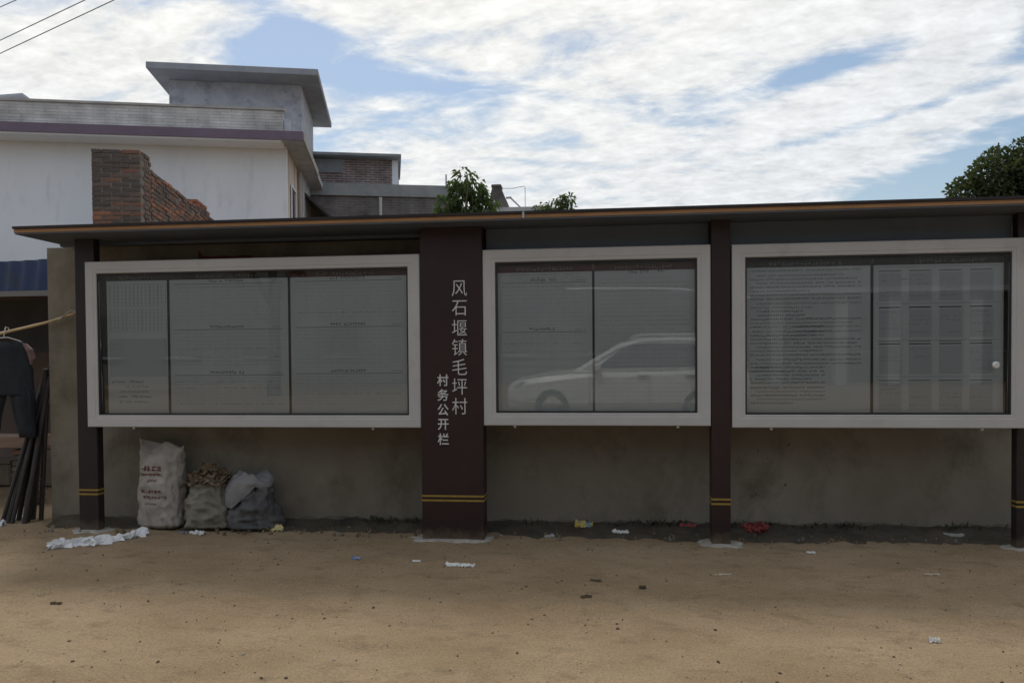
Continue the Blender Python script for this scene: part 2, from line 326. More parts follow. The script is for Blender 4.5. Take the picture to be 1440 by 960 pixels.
# cases
FR = [(-4.937, -1.688, 1.002, 2.569), (-1.114, .876, 1.024, 2.590), (1.056, 3.425, 1.010, 2.584)]
PROF = [(0, .062), (0, .006), (.006, 0), (.078, 0), (.082, .004), (.106, .004), (.112, .010), (.112, .062)]
CLAB = ['pale framed glass case nearest the sacks, holding three sheets', 'pale framed glass case beside the lettering pillar, mirroring a parked car', 'pale framed glass case with a page of dense text']
CASES = []
for i, (x0, x1, z0, z1) in enumerate(FR):
    m = MB(); rings = []
    for (w_, d) in PROF: rings.append([(x0+w_, d, z0+w_), (x1-w_, d, z0+w_), (x1-w_, d, z1-w_), (x0+w_, d, z1-w_)])
    m.loft(rings + [rings[0]], cap=False)
    c = m.build('display_case', white_frame, nb, ORG); c['label'] = CLAB[i]; CASES.append(c)
    a0, a1, b0, b1 = x0+.1135, x1-.1135, z0+.1135, z1-.1135
    m = MB(); m.box(a0-.03, a1+.03, .098, .120, b0-.03, b1+.03); m.build('back_board', black, c, ORG)
    m = MB()
    m.box(a0-.001, a0+.012, .014, .0975, b0, b1); m.box(a1-.012, a1+.001, .014, .0975, b0, b1)
    m.box(a0+.0125, a1-.0125, .014, .0975, b0-.001, b0+.012); m.box(a0+.0125, a1-.0125, .014, .0975, b1-.012, b1+.001)
    m.build('liner', black, c, ORG)
    # the pane leans forward a little at the top in its loose hinge
    m = MB(); zb, zt = b0+.0135, b1-.0135; k = .028
    m.loft([[(a0+.0135, y+.018+k, zb), (a1-.0135, y+.018+k, zb), (a1-.0135, y+.018, zt), (a0+.0135, y+.018, zt)] for y in (0, .005)])
    m.build('glass_pane', MATS['glass'], c, ORG)
    for q in (.14, .86):
        m = MB(); xq = x0+(x1-x0)*q; m.box(xq-.012, xq+.012, .02, .045, z0-.022, z0+.002, .003); m.build('latch', mat('bare_steel', (.45, .46, .46)), c, ORG)
m = MB(); cxl, czl = 3.20, 1.535
m.loft([[(cxl+r*math.cos(a), y, czl+r*math.sin(a)) for a in [k*math.pi/6 for k in range(12)]] for r, y in ((.03, .034), (.03, .018), (.022, .012))])
m.build('lock', mat('chrome', (.75, .76, .76), .3, metal=.5), CASES[2], ORG)

# ---------------------------------------------------------- notice sheets with their print
paper = mat('paper', (.58, .60, .64), .55, (.63, .65, .69), 2, 5)
header = mat('header_maroon', (.10, .022, .026), .5, (.07, .02, .022), 6)
header_dk = mat('header_dark', (.02, .02, .024), .5, (.03, .028, .032), 6)
ink = mat('ink', (.05, .05, .055), .6); grey = mat('grey_ink', (.22, .225, .235), .6); redi = mat('red_ink', (.30, .06, .06), .6); blui = mat('blue_ink', (.10, .12, .36), .6); tint = mat('tint_ink', (.475, .495, .54), .6); pink = mat('pink_ink', (.40, .31, .31), .6)
INK = [ink, grey, redi, blui, tint, pink, paper]
PY = .0885
class Print(MB):
    def rect(s, x0, x1, z0, z1, k=0, lay=0):
        y = PY-.0003*lay; s.cur = k; s.quad((x0, y, z0), (x1, y, z0), (x1, y, z1), (x0, y, z1)); return s
    def line(s, x0, x1, z, h, k, rg, gap=.12):
        x = x0
        while x < x1-h:
            if rg.random() > gap:
                for j in range(3):
                    if rg.random() < .6: a = z+h*rg.uniform(0, .85); s.rect(x+h*.05, x+h*.88, a, a+h*.13, k, 2)
                    else: a = x+h*rg.uniform(.05, .75); s.rect(a, a+h*.13, z+h*.03, z+h*.95, k, 2)
            x += h
        return s
    def table(s, x0, x1, z0, z1, nc, nr, k=1, t=.0022):
        for i in range(nc+1): x = x0+(x1-x0)*i/nc; s.rect(x-t/2, x+t/2, z0, z1, k, 1)
        for j in range(nr+1): z = z0+(z1-z0)*j/nr; s.rect(x0, x1, z-t/2, z+t/2, k, 1)
        return s
SHEET = []
def sheet(x0, x1, z0, z1, label, draw, seed):
    m = MB(); m.box(x0, x1, .0890, .0965, z0, z1); org = ((x0+x1)/2, .0935, z0)
    s = m.build('notice_sheet', paper, None, org); tag(s, label, 'notice', 'printed notice sheets in the glass cases')
    p = Print(); rg = random.Random(seed)
    draw(p, x0, x1, z0, z1, rg); p.build('print', INK, s, org, fix=False, kind='stuff')
    hm = MB(); hm.box(x0+.002, x1-.002, .0862, .0886, z1-.062, z1); hp = hm.build('heading_strip', header if seed in (3, 4, 5) else header_dk, s, org)
    hp_ = Print(); 
    L_ = (x1-x0)
    hp_.cur = 5; zc = z1-.050; xc = (x0+x1)/2 + (L_*.12 if seed in (7,) else 0)
    n0 = len(hp_.v); hp_.line(xc-min(.32, L_*.3), xc+min(.32, L_*.3), zc, .032, 1, rg, .05)
    hp_.v = [(a, b-.003, c) for a, b, c in hp_.v]
    hp_.build('heading_print', INK, s, org, fix=False, kind='stuff')
ZB, ZT = 1.118, 2.452
def d1a(p, x0, x1, z0, z1, rg):
    for r in range(2):
        zt = z1-.10-r*.24
        for c in range(14): x = x0+.03+c*(x1-x0-.06)/14; p.rect(x, x+.008+.010*rg.random(), zt-.20, zt, 4, 1)
        p.table(x0+.025, x1-.02, zt-.205, zt+.005, 7, 6, 1, .0016)
    p.rect(x0+.02, x1-.02, z0+.36, z0+.72, 4, 1)
    for k in range(5): p.line(x0+.04+(.07 if k else 0), x0+.2+.25*rg.random()+.07, z0+.30-k*.048, .022, 0 if k in (0, 3) else 1, rg)
def dtab(p, x0, x1, z0, z1, rg, heads, nc):
    W = x1-x0
    for i, zh in enumerate(heads):
        zn = heads[i+1]+.03 if i+1 < len(heads) else z0+.05
        p.line(x0+W*.34, x0+W*.64, zh, .026, 0, rg, .08); p.line(x1-.16, x1-.05, zh, .014, 1, rg)
        p.table(x0+.04, x1-.04, zn+.02, zh-.018, nc, 11, 4, .0018)
        p.rect(x0+.05, x1-.06, zh-.016, zh-.011, 1, 2)
        for k in range(9):
            p.line(x0+.05, x1-.06, zh-.05-k*(zh-zn-.06)/9, .013, 4 if rg.random() < .85 else 1, rg, .35)
def d1b(p, *a): dtab(p, *a, (2.36, 1.93, 1.50), 8)
def d1c(p, *a): dtab(p, *a, (2.365, 1.94, 1.51), 9)
def d2a(p, x0, x1, z0, z1, rg):
    for k in range(3): p.line(x0+.12, x1-.06, z1-.09-k*.028, .014, 5 if k else 1, rg, .2)
    dtab(p, x0, x1, z0, z1, rg, (2.31, 1.87), 7)
def d2b(p, x0, x1, z0, z1, rg):
    p.line(x0+.30, x0+.62, z1-.085, .026, 0, rg, .2)
    for k in range(30):
        p.line(x0+.05, x1-.05-.2*rg.random()*(k % 3 == 0), z1-.14-k*.037, .014, 5 if k in (1, 2, 3, 9, 10, 11) else 4, rg, .1)
    p.table(x0+.04, x1-.04, z0+.05, z1-.60, 6, 9, 4, .0018)
def d3a(p, x0, x1, z0, z1, rg):
    z = z1-.10; k = 0
    while z > z0+.06:
        end = x1-.05-(rg.random()*.5 if rg.random() < .25 else .02) - (.3 if z < z0+.42 else 0)
        c = 0
        p.line(x0+.05+(.05 if rg.random() < .3 else 0), end, z, .0165, c if rg.random() < .85 else 1, rg, .04)
        if 14 <= k <= 16: p.rect(x0+.07, x0+.16, z-.004, z+.018, 6, 2); p.line(x0+.07, x0+.16, z, .018, 2, rg, 0); p.rect(x0+.42, x0+.68, z-.004, z+.018, 6, 2); p.line(x0+.42, x0+.68, z, .018, 3, rg, 0)
        if k in (24, 25): p.rect(x0+.09, x0+.35, z-.004, z+.018, 6, 2); p.line(x0+.09, x0+.35, z, .018, 2, rg, 0)
        z -= .0335 if k % 7 else .041; k += 1
def d3b(p, x0, x1, z0, z1, rg):
    W = (x1-x0-.16)/4
    for r in range(4):
        zt = z1-.10-r*.31
        for c in range(4):
            xx = x0+.05+c*(W+.022); p.rect(xx, xx+W*.82, zt-.27, zt-.03, 4, 1)
            p.rect(xx, xx+W*.8, zt-.018, zt-.008, 0 if r in (1, 2) else 1, 1)
            if r == 2: p.rect(xx, xx+W*.8, zt+.006, zt+.012, 0, 1)
            for k in range(6): p.line(xx+.01, xx+W*.78, zt-.06-k*.034, .013, 1 if rg.random() < .4 else 4, rg, .3)
            p.rect(xx+W*.84, xx+W*.845, zt-.27, zt-.01, 1, 1)
        p.rect(x0+.03, x1-.04, zt+.018, zt+.021, 1, 1)
    p.line(x0+.07, x0+.12, z1-.20, .014, 0, rg, 0); p.line(x0+.23, x0+.29, z1-.19, .014, 0, rg, 0)
S = [(-4.775, -4.152, d1a, 'narrow sheet of small photos and short text lines beside wide table sheet'),
     (-4.140, -2.956, d1b, 'wide table sheet in the middle of the three-sheet case'),
     (-2.944, -1.812, d1c, 'wide table sheet on the lettering-pillar side of the three-sheet case'),
     (-.998, -.138, d2a, 'table sheet with two headings beside the lettering pillar'),
     (-.126, .760, d2b, 'sheet behind the glass where the mirrored car shows its cabin'),
     (1.172, 2.225, d3a, 'sheet crowded with dense dark lines of text with red and blue words'),
     (2.238, 3.285, d3b, 'sheet laid out as a grid of boxed tables beside the dense text page')]
for i, (x0, x1, fn, lb) in enumerate(S): sheet(x0, x1, ZB, ZT, lb, fn, i+1)
for xm in (-4.146, -2.950, -.132, 2.2315):
    ci = 0 if xm < -2 else 1 if xm < 1 else 2
    m = MB(); m.box(xm-.010, xm+.010, .080, .0883, ZB, ZT-.05); m.build('divider', black, CASES[ci], ORG)

# ---------------------------------------------------------- lettering on the pillar
letter = mat('letter_silver', (.55, .56, .55), .45, (.62, .62, .61), 30)
def char(ch, x, z, size, wide=1.0, bold=0):
    cu = bpy.data.curves.new('lettering', 'FONT'); cu.body = ch; cu.size = size; cu.extrude = .003; cu.offset = bold
    cu.align_x = 'CENTER'; cu.align_y = 'CENTER'; cu.resolution_u = 3
    t = bpy.data.objects.new('t', cu); COL.objects.link(t)
    bpy.context.view_layer.update()
    dg = bpy.context.evaluated_depsgraph_get(); me = bpy.data.meshes.new_from_object(t.evaluated_get(dg))
    xs_ = [v.co.x for v in me.vertices]; ys_ = [v.co.y for v in me.vertices]
    cxx, cyy = (min(xs_)+max(xs_))/2, (min(ys_)+max(ys_))/2
    for v in me.vertices:
        a, b, c = v.co; v.co = (x+(a-cxx)*wide-ORG[0], -.0155-c-ORG[1], z+(b-cyy)-ORG[2])
    me.materials.clear(); me.materials.append(letter); me.name = 'lettering'
    bpy.data.objects.remove(t)
    o = bpy.data.objects.new('letter', me); COL.objects.link(o); o.parent = lettering_parent
    return o
for i, ch in enumerate('风石堰镇毛坪村'): char(ch, -1.322-.001*i, 2.252-i*.1755, .162, .92, -.0012)
for i, ch in enumerate('村务公开栏'): char(ch, -1.480, 1.432-i*.1325, .112, .95, .0012)

# mortar smears round the post feet
mort = mat('mortar', (.40, .385, .35), .9, (.24, .215, .18), 9, 7, .4, 60)
for i, (x0, x1, y0, dpt, mt) in enumerate(POSTS):
    rg = random.Random(20+i); cxm = (x0+x1)/2; cym = y0+dpt/2; a0 = (x1-x0)/2+.10; b0 = dpt/2+.10; m = MB(); ring = []; ring2 = []
    for k in range(40):
        t = 2*math.pi*k/40; s = 1+.35*noise.noise(Vector((math.cos(t)*2.2, math.sin(t)*2.2, i*5)))+.1*rg.random()
        ring.append((cxm+a0*s*1.15*math.cos(t), cym+b0*s*math.sin(t), -.026)); ring2.append((cxm+a0*s*.9*math.cos(t), cym+b0*s*.78*math.sin(t), -.006+.007*rg.random()))
    ctr = [(cxm+a0*.4*math.cos(2*math.pi*k/40), cym+b0*.4*math.sin(2*math.pi*k/40), .004) for k in range(40)]
    m.loft([ring, ring2, ctr]); m.build('footing', mort, nb, ORG)

# ================================================================== SACKS
def sack_body(h, prof, seed, amp, nseg=64, nh=46, topfn=None):
    """prof: list of (t, halfwidth, halfdepth, exponent)"""
    def ev(t):
        for a, b in zip(prof, prof[1:]):
            if a[0] <= t <= b[0]:
                q = (t-a[0])/(b[0]-a[0]); q = q*q*(3-2*q); return [a[i]+(b[i]-a[i])*q for i in (1, 2, 3)]
        return list(prof[-1][1:])
    def pt(a, t):
        hw, hd, ex = ev(t); c, s = math.cos(a), math.sin(a)
        x = hw*math.copysign(abs(c)**(2/ex), c); y = hd*math.copysign(abs(s)**(2/ex), s)
        n1 = noise.noise(Vector((c*2.0, s*2.0, t*h*6+seed))); n2 = noise.noise(Vector((c*5+t*3, s*5, t*h*13+seed*2))); n3 = noise.noise(Vector((c*11, s*11+t*5, t*h*28+seed)))
        k = amp*(n1*.9+n2*.5+n3*.28 + .75*(.35-abs(noise.noise(Vector((c*3+t*2.5, s*3, t*h*9+seed*3))))*1.6))
        x += k*c; y += k*s
        z = t*h + (topfn(c, t) if topfn else 0)
        return (x, y, z)
    return pt
def build_sack(name, pt, mats, label, loc, rz, nseg=72, nh=50, cap=True):
    t = thing(name, label, 'sack', loc, rz, 'sacks standing under the first case')
    m = MB(); m.loft([[pt(2*math.pi*k/nseg, j/nh) for k in range(nseg)] for j in range(nh+1)], cap)
    o = m.build('bag', mats, t, smooth=True); return t
weave = mat('woven_white', (.31, .275, .24), .75, (.41, .375, .33), 7, 8, .5, 130, third=((.22, .20, .17), 4, .55, .8))
def top1(c, t): return max(0, t-.86)/.14*(.06*abs(c)**3 + .05*math.sin(c*4.2+.6) - .035)
pt1 = sack_body(.82, [(0, .19, .11, 3), (.04, .235, .15, 3), (.12, .232, .155, 3), (.45, .222, .15, 2.8), (.8, .222, .105, 2.5), (.93, .228, .045, 2.2), (1, .242, .018, 2)], 3, .027, topfn=top1)
s1 = build_sack('woven_sack', pt1, weave, 'tall upright off-white woven sack with red printing', (-4.36, .30, 0), R(-4))
pr = MB(); rg = random.Random(5); redp = mat('sack_red', (.10, .022, .02), .8, (.16, .05, .045), 30)
def onface(x, z):            # nearest front surface point of the tall sack
    t = z/.82
    best = min((pt1(a, t) for a in [R(200+2*i) for i in range(70)]), key=lambda q: abs(q[0]-x)); return (x, best[1]-.005, best[2])
def stroke(x, z, w_, h_): pr.quad(onface(x, z), onface(x+w_, z), onface(x+w_, z+h_), onface(x, z+h_))
def marks(x0, n, z, s, th, slant=0):
    for i in range(n):
        for j in range(4):
            if rg.random() < .5: stroke(x0+i*s*1.08, z+s*rg.uniform(0, .8), s*.85, th)
            else: stroke(x0+i*s*1.08+s*rg.uniform(0, .7), z+.1*s, th, s*.85)
marks(-.145, 4, .555, .052, .010); marks(-.165, 8, .512, .026, .005); marks(-.07, 3, .455, .03, .004)
marks(-.145, 6, .345, .036, .006); marks(-.12, 8, .295, .030, .005); marks(-.10, 5, .235, .026, .003)
pr.build('print', redp, s1, kind='stuff')
olive = mat('woven_olive', (.17, .16, .12), .8, (.245, .235, .185), 6, 8, .55, 120, third=((.12, .10, .07), 4, .52, .75))
pt2 = sack_body(.46, [(0, .18, .12, 2.8), (.06, .225, .165, 2.8), (.4, .225, .17, 2.6), (.75, .185, .15, 2.4), (.9, .165, .13, 2.2), (1, .175, .14, 2)], 9, .036, topfn=lambda c, t: .03*math.sin(c*5)*t*t)
s2 = build_sack('olive_sack', pt2, olive, 'squat olive sack with crumpled brown scraps heaped in its open mouth', (-3.875, .30, 0), R(6), cap=True)
m = MB(); rg = random.Random(8)
for i in range(150):
    a = rg.uniform(0, 6.283); r = .20*math.sqrt(rg.random()); z = .43+.17*(1-(r/.2)**2)*rg.random()+.01
    s = rg.uniform(.025, .06); base = Vector((r*math.cos(a), r*.8*math.sin(a), z)); q = Matrix.Rotation(rg.uniform(0, 6.28), 3, Vector((rg.uniform(-1, 1), rg.uniform(-1, 1), rg.uniform(-1, 1))).normalized())
    gr = [[base+q@Vector(((u-1)*s, (v-1)*s*.7, .4*s*math.sin(u*1.9+v*1.3+i))) for u in range(3)] for v in range(3)]
    for v in range(2):
        for u in range(2): m.quad(gr[v][u], gr[v][u+1], gr[v+1][u+1], gr[v+1][u])
o = m.build('dry_scraps', mat('dry_scraps', (.14, .095, .055), .9, (.26, .20, .13), 14, 5), None, (0, 0, 0), fix=False, kind='stuff'); o.location = (-3.875, .30, 0)
o['label'] = 'crumpled brown dry scraps heaped in the mouth of the olive sack'; o['category'] = 'scraps'
dark = mat('woven_grey', (.075, .074, .075), .8, (.125, .123, .123), 6, 8, .6, 110, third=((.07, .07, .065), 4, .52, .75))
pt3 = sack_body(.42, [(0, .20, .13, 2.8), (.06, .262, .175, 2.8), (.35, .245, .175, 2.5), (.7, .195, .15, 2.3), (.88, .17, .12, 2), (1, .10, .06, 2)], 15, .05, topfn=lambda c, t: .05*c*t*t)
s3 = build_sack('grey_sack', pt3, dark, 'slumped dark grey sack with its pale collar folded over', (-3.42, .31, 0), R(0))
m = MB(); rows = []
for j in range(15):
    t = j/14; row = []
    for k in range(40):
        a = R(140+ k*(280/39)); rr = .135+.07*math.sin(t*2.4)+.016*noise.noise(Vector((math.cos(a)*4, math.sin(a)*4, t*4)))
        lob = max(0, math.cos(a-R(205)))
        z = .52-.05*t - (.20*lob+.07)*t**1.6 + .03*noise.noise(Vector((math.cos(a)*3, math.sin(a)*3, t*3+8)))+.03*math.sin(a*3)*(1-t)
        row.append((rr*(1.12+.25*lob*t)*math.cos(a)-.03, rr*.78*(1+.2*lob*t)*math.sin(a), z))
    rows.append(row)
m.loft(rows, cap=False, closed=False)
for j in range(1):
    c0 = len(m.v); m.v.append((-.01, 0, .50)); 
    for k in range(39): m.f.append((c0, k, k+1)); m.m.append(0)
m.build('folded_collar', mat('woven_pale', (.20, .195, .195), .75, (.27, .265, .265), 8, 7, .5, 100), s3, smooth=True, fix=True)

# ================================================================== LITTER
def gd(x, y):                 # height of the ground or of the soil bank
    d = wally(x)+.02-y
    return gz(x, y) if d > .40 or x < -5.6 else max(gz(x, y), .045*(1-max(0, d)/.42)**1.5+.002)
def crumple(name, label, cat, pts, wid, thick, mt, seed, amp=.02, group=None):
    """strip of crumpled film along ground polyline pts"""
    rg = random.Random(seed); P = [Vector((x, y, 0)) for x, y in pts]; n = 34; m = MB()
    def at(t):
        q = t*(len(P)-1); i = min(int(q), len(P)-2); return P[i].lerp(P[i+1], q-i)
    rows = []
    for i in range(n+1):
        t = i/n; p = at(t); d = (at(min(1, t+.04))-at(max(0, t-.04))).normalized(); s = Vector((-d.y, d.x, 0)); row = []
        for j in range(9):
            v = j/8-.5; e = wid*(.75+.5*noise.noise(Vector((t*5, seed, 1))))*(.55 if t < .04 or t > .96 else 1)
            h = amp*.9*rg.random()*(1-abs(2*v)**3)+thick*(1-(2*v)**2)*(.6+.9*noise.noise(Vector((t*6+seed, v*3, 2))))+amp*.3*noise.noise(Vector((t*5, v*4, seed)))
            q = p+s*(v*e+.35*wid*noise.noise(Vector((t*4.5, seed*3, v*1.5))))+d*(.12*wid*noise.noise(Vector((v*9, seed, t*3)))+.02*wid*rg.uniform(-1, 1))+s*(wid*.22*rg.uniform(-1, 1)*abs(2*v)**4)+Vector((0, 0, .003+max(0, h))); q.z += gd(q.x, q.y); row.append(tuple(q))
        rows.append(row)
    m.loft(rows, cap=False, closed=False)
    bot = [[(a, b, gd(a, b)-.004) for a, b, c in r] for r in rows]
    m.loft(bot, cap=False, closed=False)
    c = sum(P, Vector())/len(P); o = m.build(name, mt, None, (c.x, c.y, 0)); return tag(o, label, cat, group)
film = mat('white_film', (.62, .63, .64), .35, (.74, .75, .76), 9, 6, .3, 60)
crumple('plastic_sheet', 'long crumpled white plastic sheet lying at the foot of the dark post', 'plastic sheet', [(-4.88, -.66), (-4.72, -.50), (-4.58, -.42), (-4.44, -.16), (-4.36, .0)], .20, .05, film, 3, .038)
crumple('plastic_sheet', 'white plastic flap lying under the long crumpled sheet by the dark post', 'plastic sheet', [(-4.95, -.40), (-4.80, -.46), (-4.6, -.36)], .15, .03, film, 8, .03)
def scrap(name, label, cat, x, y, s, mt, seed, asp=2.2, h=.02, group='litter scraps on the dirt', rz=None):
    rg = random.Random(seed); a = rg.uniform(-.5, .5) if rz is None else rz; d = Vector((math.cos(a), math.sin(a)))
    P = [(x-d.x*s, y-d.y*s), (x+.2*s*rg.uniform(-1, 1)*d.y, y+.2*s*d.x*rg.uniform(-1, 1)), (x+d.x*s, y+d.y*s)]
    return crumple(name, label, cat, P, 2*s/asp, h, mt, seed, h*.7, group)
pw = mat('white_paper', (.60, .60, .58), .7, (.70, .70, .68), 20); yel = mat('yellow_paper', (.55, .46, .16), .7, (.66, .60, .34), 16); bl = mat('blue_wrap', (.05, .11, .32), .4, (.4, .45, .55), 40); cardb = mat('cardboard', (.26, .19, .12), .9, (.34, .25, .16), 12); rd = mat('red_wrap', (.30, .05, .045), .6, (.22, .05, .045), 12); dkl = mat('dead_leaf', (.07, .05, .032), .9, (.11, .08, .05), 14)
scrap('paper_scrap', 'long white paper scrap lying in front of the lettering pillar', 'paper', -1.17, -.87, .12, pw, 31, 2.6, .018, rz=-.15)
scrap('wrapper', 'small blue wrapper on the dirt', 'wrapper', -2.06, -.75, .035, bl, 32, 1.8, .02, rz=0)
scrap('paper_scrap', 'tiny white paper bit between the blue wrapper and the long paper scrap', 'paper', -1.55, -.78, .035, pw, 33, 2.5, .01)
scrap('paper_scrap', 'crumpled pale yellow paper in front of the grey sack', 'paper', -3.19, .22, .10, yel, 34, 1.9, .035, rz=-.1)
scrap('paper_scrap', 'white crumpled paper in front of the olive sack', 'paper', -3.87, .04, .07, pw, 35, 1.8, .025)
scrap('plastic_scrap', 'thin bluish plastic bit beside the white paper before the sacks', 'plastic', -4.02, .06, .05, mat('dull_film', (.22, .22, .25), .5, (.3, .3, .34), 14), 36, 1.6, .012)
scrap('wrapper', 'yellow and blue snack wrapper lying on the dark soil by the wall', 'wrapper', -.24, .50, .085, mat('snack_wrap', (.55, .42, .10), .4, (.20, .30, .34), 9, 2, lo=.48, hi=.52), 37, 2.4, .045, rz=-.1)
scrap('paper_scrap', 'torn white paper on the dark soil beyond the snack wrapper', 'paper', .10, .34, .075, pw, 38, 2.6, .02, rz=-.2)
scrap('cardboard_scrap', 'flattened red cardboard packet beside the slim maroon post', 'packet', 1.34, .52, .12, rd, 39, 1.35, .045, rz=.05)
scrap('wrapper', 'small red wrapper by the wall near the slim post', 'wrapper', .73, .55, .075, rd, 40, 2.6, .03)
scrap('paper_scrap', 'flat beige paper strip in front of the slim maroon post', 'paper', .84, -.96, .065, mat('beige_paper', (.42, .36, .27), .8), 41, 3.2, .008, rz=.05)
scrap('paper_scrap', 'flat beige strip on the dirt in front of the text case', 'paper', 2.38, -.82, .06, mat('beige_paper', (.42, .36, .27)), 42, 3, .01, rz=.2)
scrap('paper_scrap', 'small bright white scrap alone on the open dirt', 'paper', 1.83, -2.29, .030, pw, 43, 1.8, .02, rz=-.1)
scrap('stone', 'small dark stone on the open dirt before the slim post', 'stone', 0.23, -1.37, .026, dkl, 44, 1.3, .018)
scrap('paper_scrap', 'pale scrap on the dark soil close to the end post', 'paper', 3.05, .45, .085, mat('dull_white', (.34, .34, .32), .8), 45, 2.4, .02)
scrap('paper_scrap', 'small grey paper on the dark soil under the middle case', 'paper', -.55, .20, .05, mat('dull_white', (.34, .34, .32)), 46, 2, .015)
scrap('paper_scrap', 'small pale scrap between slim post and end post on the dirt edge', 'paper', 1.66, -.2, .035, pw, 47, 2, .012)
scrap('plastic_scrap', 'white plastic litter at the foot of the leaning pipes', 'plastic', -6.12, .22, .11, film, 48, 1.8, .05)
scrap('plastic_scrap', 'small white plastic bit behind the litter at the leaning pipes', 'plastic', -6.18, .62, .09, film, 49, 2.2, .03)
scrap('dead_leaf', 'curled dark leaf on the open dirt nearest the left edge of the track', 'leaf', -3.72, -2.1, .04, dkl, 50, 2.6, .010)
scrap('dead_leaf', 'thin dark leaf before the middle case beyond the stone', 'leaf', -.10, -1.2, .04, dkl, 51, 2.6, .012)
scrap('dead_leaf', 'flat dark leaf in front of the middle case close to the stone', 'leaf', -.16, -1.62, .04, dkl, 52, 2.4, .012)
# gravel and leaf crumbs: uncountable specks
m = MB(); rg = random.Random(11)
for i in range(2400):
    x = rg.uniform(-6.2, 5); y = -3.9+4.2*rg.random()**1.2; s = rg.choice((.002, .003, .003, .004, .005, .006, .010))*rg.uniform(.6, 1.3)
    zc = gz(x, y)-.004; a = rg.uniform(0, 6.28); ca, sa = math.cos(a), math.sin(a); q = rg.uniform(.5, 1)
    pts = [(s*1.3, 0, 0), (0, s*q, 0), (-s, 0, 0), (0, -s*q, 0)]
    b = [(x+px*ca-py*sa, y+px*sa+py*ca, zc) for px, py, _ in pts]; tp = [(x+(px*ca-py*sa)*.6, y+(px*sa+py*ca)*.6, zc+.006+s*.6) for px, py, _ in pts]
    m.cur = rg.choice((0, 0, 0, 1, 1, 2)); m.loft([b, tp])
m.build('gravel', [mat('dark_grit', (.11, .082, .055), .95), mat('brown_grit', (.17, .12, .075), .95), mat('pale_grit', (.36, .31, .25), .95)], None, fix=False, kind='stuff')
# rubble along the foot of the wall
m = MB(); rg = random.Random(12)
for i in range(420):
    x = rg.uniform(-5.6, 4.2); y = wally(x)-.04-.5*rg.random()**1.6; s = rg.choice((.006, .008, .01, .013, .02))*rg.uniform(.7, 1.3); a = rg.uniform(0, 6.28)
    r0 = [(x+s*rg.uniform(.7, 1.2)*math.cos(a+k*1.05), y+s*rg.uniform(.7, 1.2)*math.sin(a+k*1.05), -.01) for k in range(6)]
    r1 = [(x+(p[0]-x)*.7, y+(p[1]-y)*.7, .008+s*.45*(1 if k % 2 else .7)) for k, p in enumerate(r0)]
    m.cur = rg.choice((0, 0, 1, 1, 2)); m.loft([r0, r1])
m.build('rubble', [mat('dark_grit', (.11, .082, .055)), mat('brown_grit', (.17, .12, .075)), mat('grey_grit', (.16, .155, .14), .95)], None, fix=False, kind='stuff')
# weeds along the wall foot
m = MB(); rg = random.Random(13)
for i in range(900):
    x = rg.uniform(-2.6, 4.2); 
    if noise.noise(Vector((x*1.3, 4, 4))) < -.02 and rg.random() < .8: continue
    y = wally(x)-.01-.14*rg.random()**2; h = rg.uniform(.02, .085); a = rg.uniform(0, 6.28); d = Vector((math.cos(a), math.sin(a), 0)); s = Vector((-d.y, d.x, 0))*rg.uniform(.003, .007)
    b = Vector((x, y, .02)); t1 = b+d*h*.35+Vector((0, 0, h*.7)); t2 = b+d*h*.9+Vector((0, 0, h))
    m.quad(b-s, b+s, t1+s, t1-s); m.quad(t1-s, t1+s, t2)
m.build('weeds', leaf_mat('weed_leaf', (.03, .035, .018), (.055, .062, .028)), None, fix=False, kind='stuff')

# ================================================================== LEFT END: POLE, TROUSERS, PIPES, BENCH, SHED
bamboo = mat('bamboo', (.40, .29, .15), .55, (.52, .40, .22), 5, 5, .1, 60, stretch=(1, 6, 6))
a, b = Vector((-8.6, .44, 1.52)), Vector((-5.30, .43, 2.10)); m = MB(); pts = []; rad = []
for k in range(34):
    t = k/33; p = a.lerp(b, t); p.z += -.035*math.sin(math.pi*t); 
    if t > .9: p.z += .03*(t-.9)/.1
    pts.append(p); rad.append((.026-.014*t)*(1.12 if k % 4 == 0 else 1))
m.tube(pts, rad, 10); c0 = Vector(pts[0]); bp_ = thing('bamboo_pole', 'long pale bamboo drying pole resting across to the wall end', 'pole', tuple(c0))
m.build('culm', bamboo, bp_, tuple(c0), smooth=True)
m = MB(); m.tube([(-5.52, .425, 2.03), (-5.50, .40, 2.05), (-5.44, .42, 2.11), (-5.38, .41, 2.14), (-5.31, .41, 2.13)], .006, 6); m.build('tie_rope', mat('rope', (.35, .33, .29), .9), bp_, tuple(c0))
m = MB(); m.tube([(-8.6, .44, 0), (-8.6, .44, 1.50)], [.04, .035], 8); m.tube([(-8.6, .44, 1.36), (-8.52, .44, 1.62)], .02, 6); m.tube([(-8.6, .44, 1.36), (-8.70, .44, 1.62)], .02, 6)
tag(m.build('forked_prop', mat('grey_wood', (.12, .095, .07), .9, (.19, .155, .12), 5, 6, .3, 50), None, (-8.6, .44, 0)), 'forked wooden prop carrying the far end of the bamboo pole', 'prop')
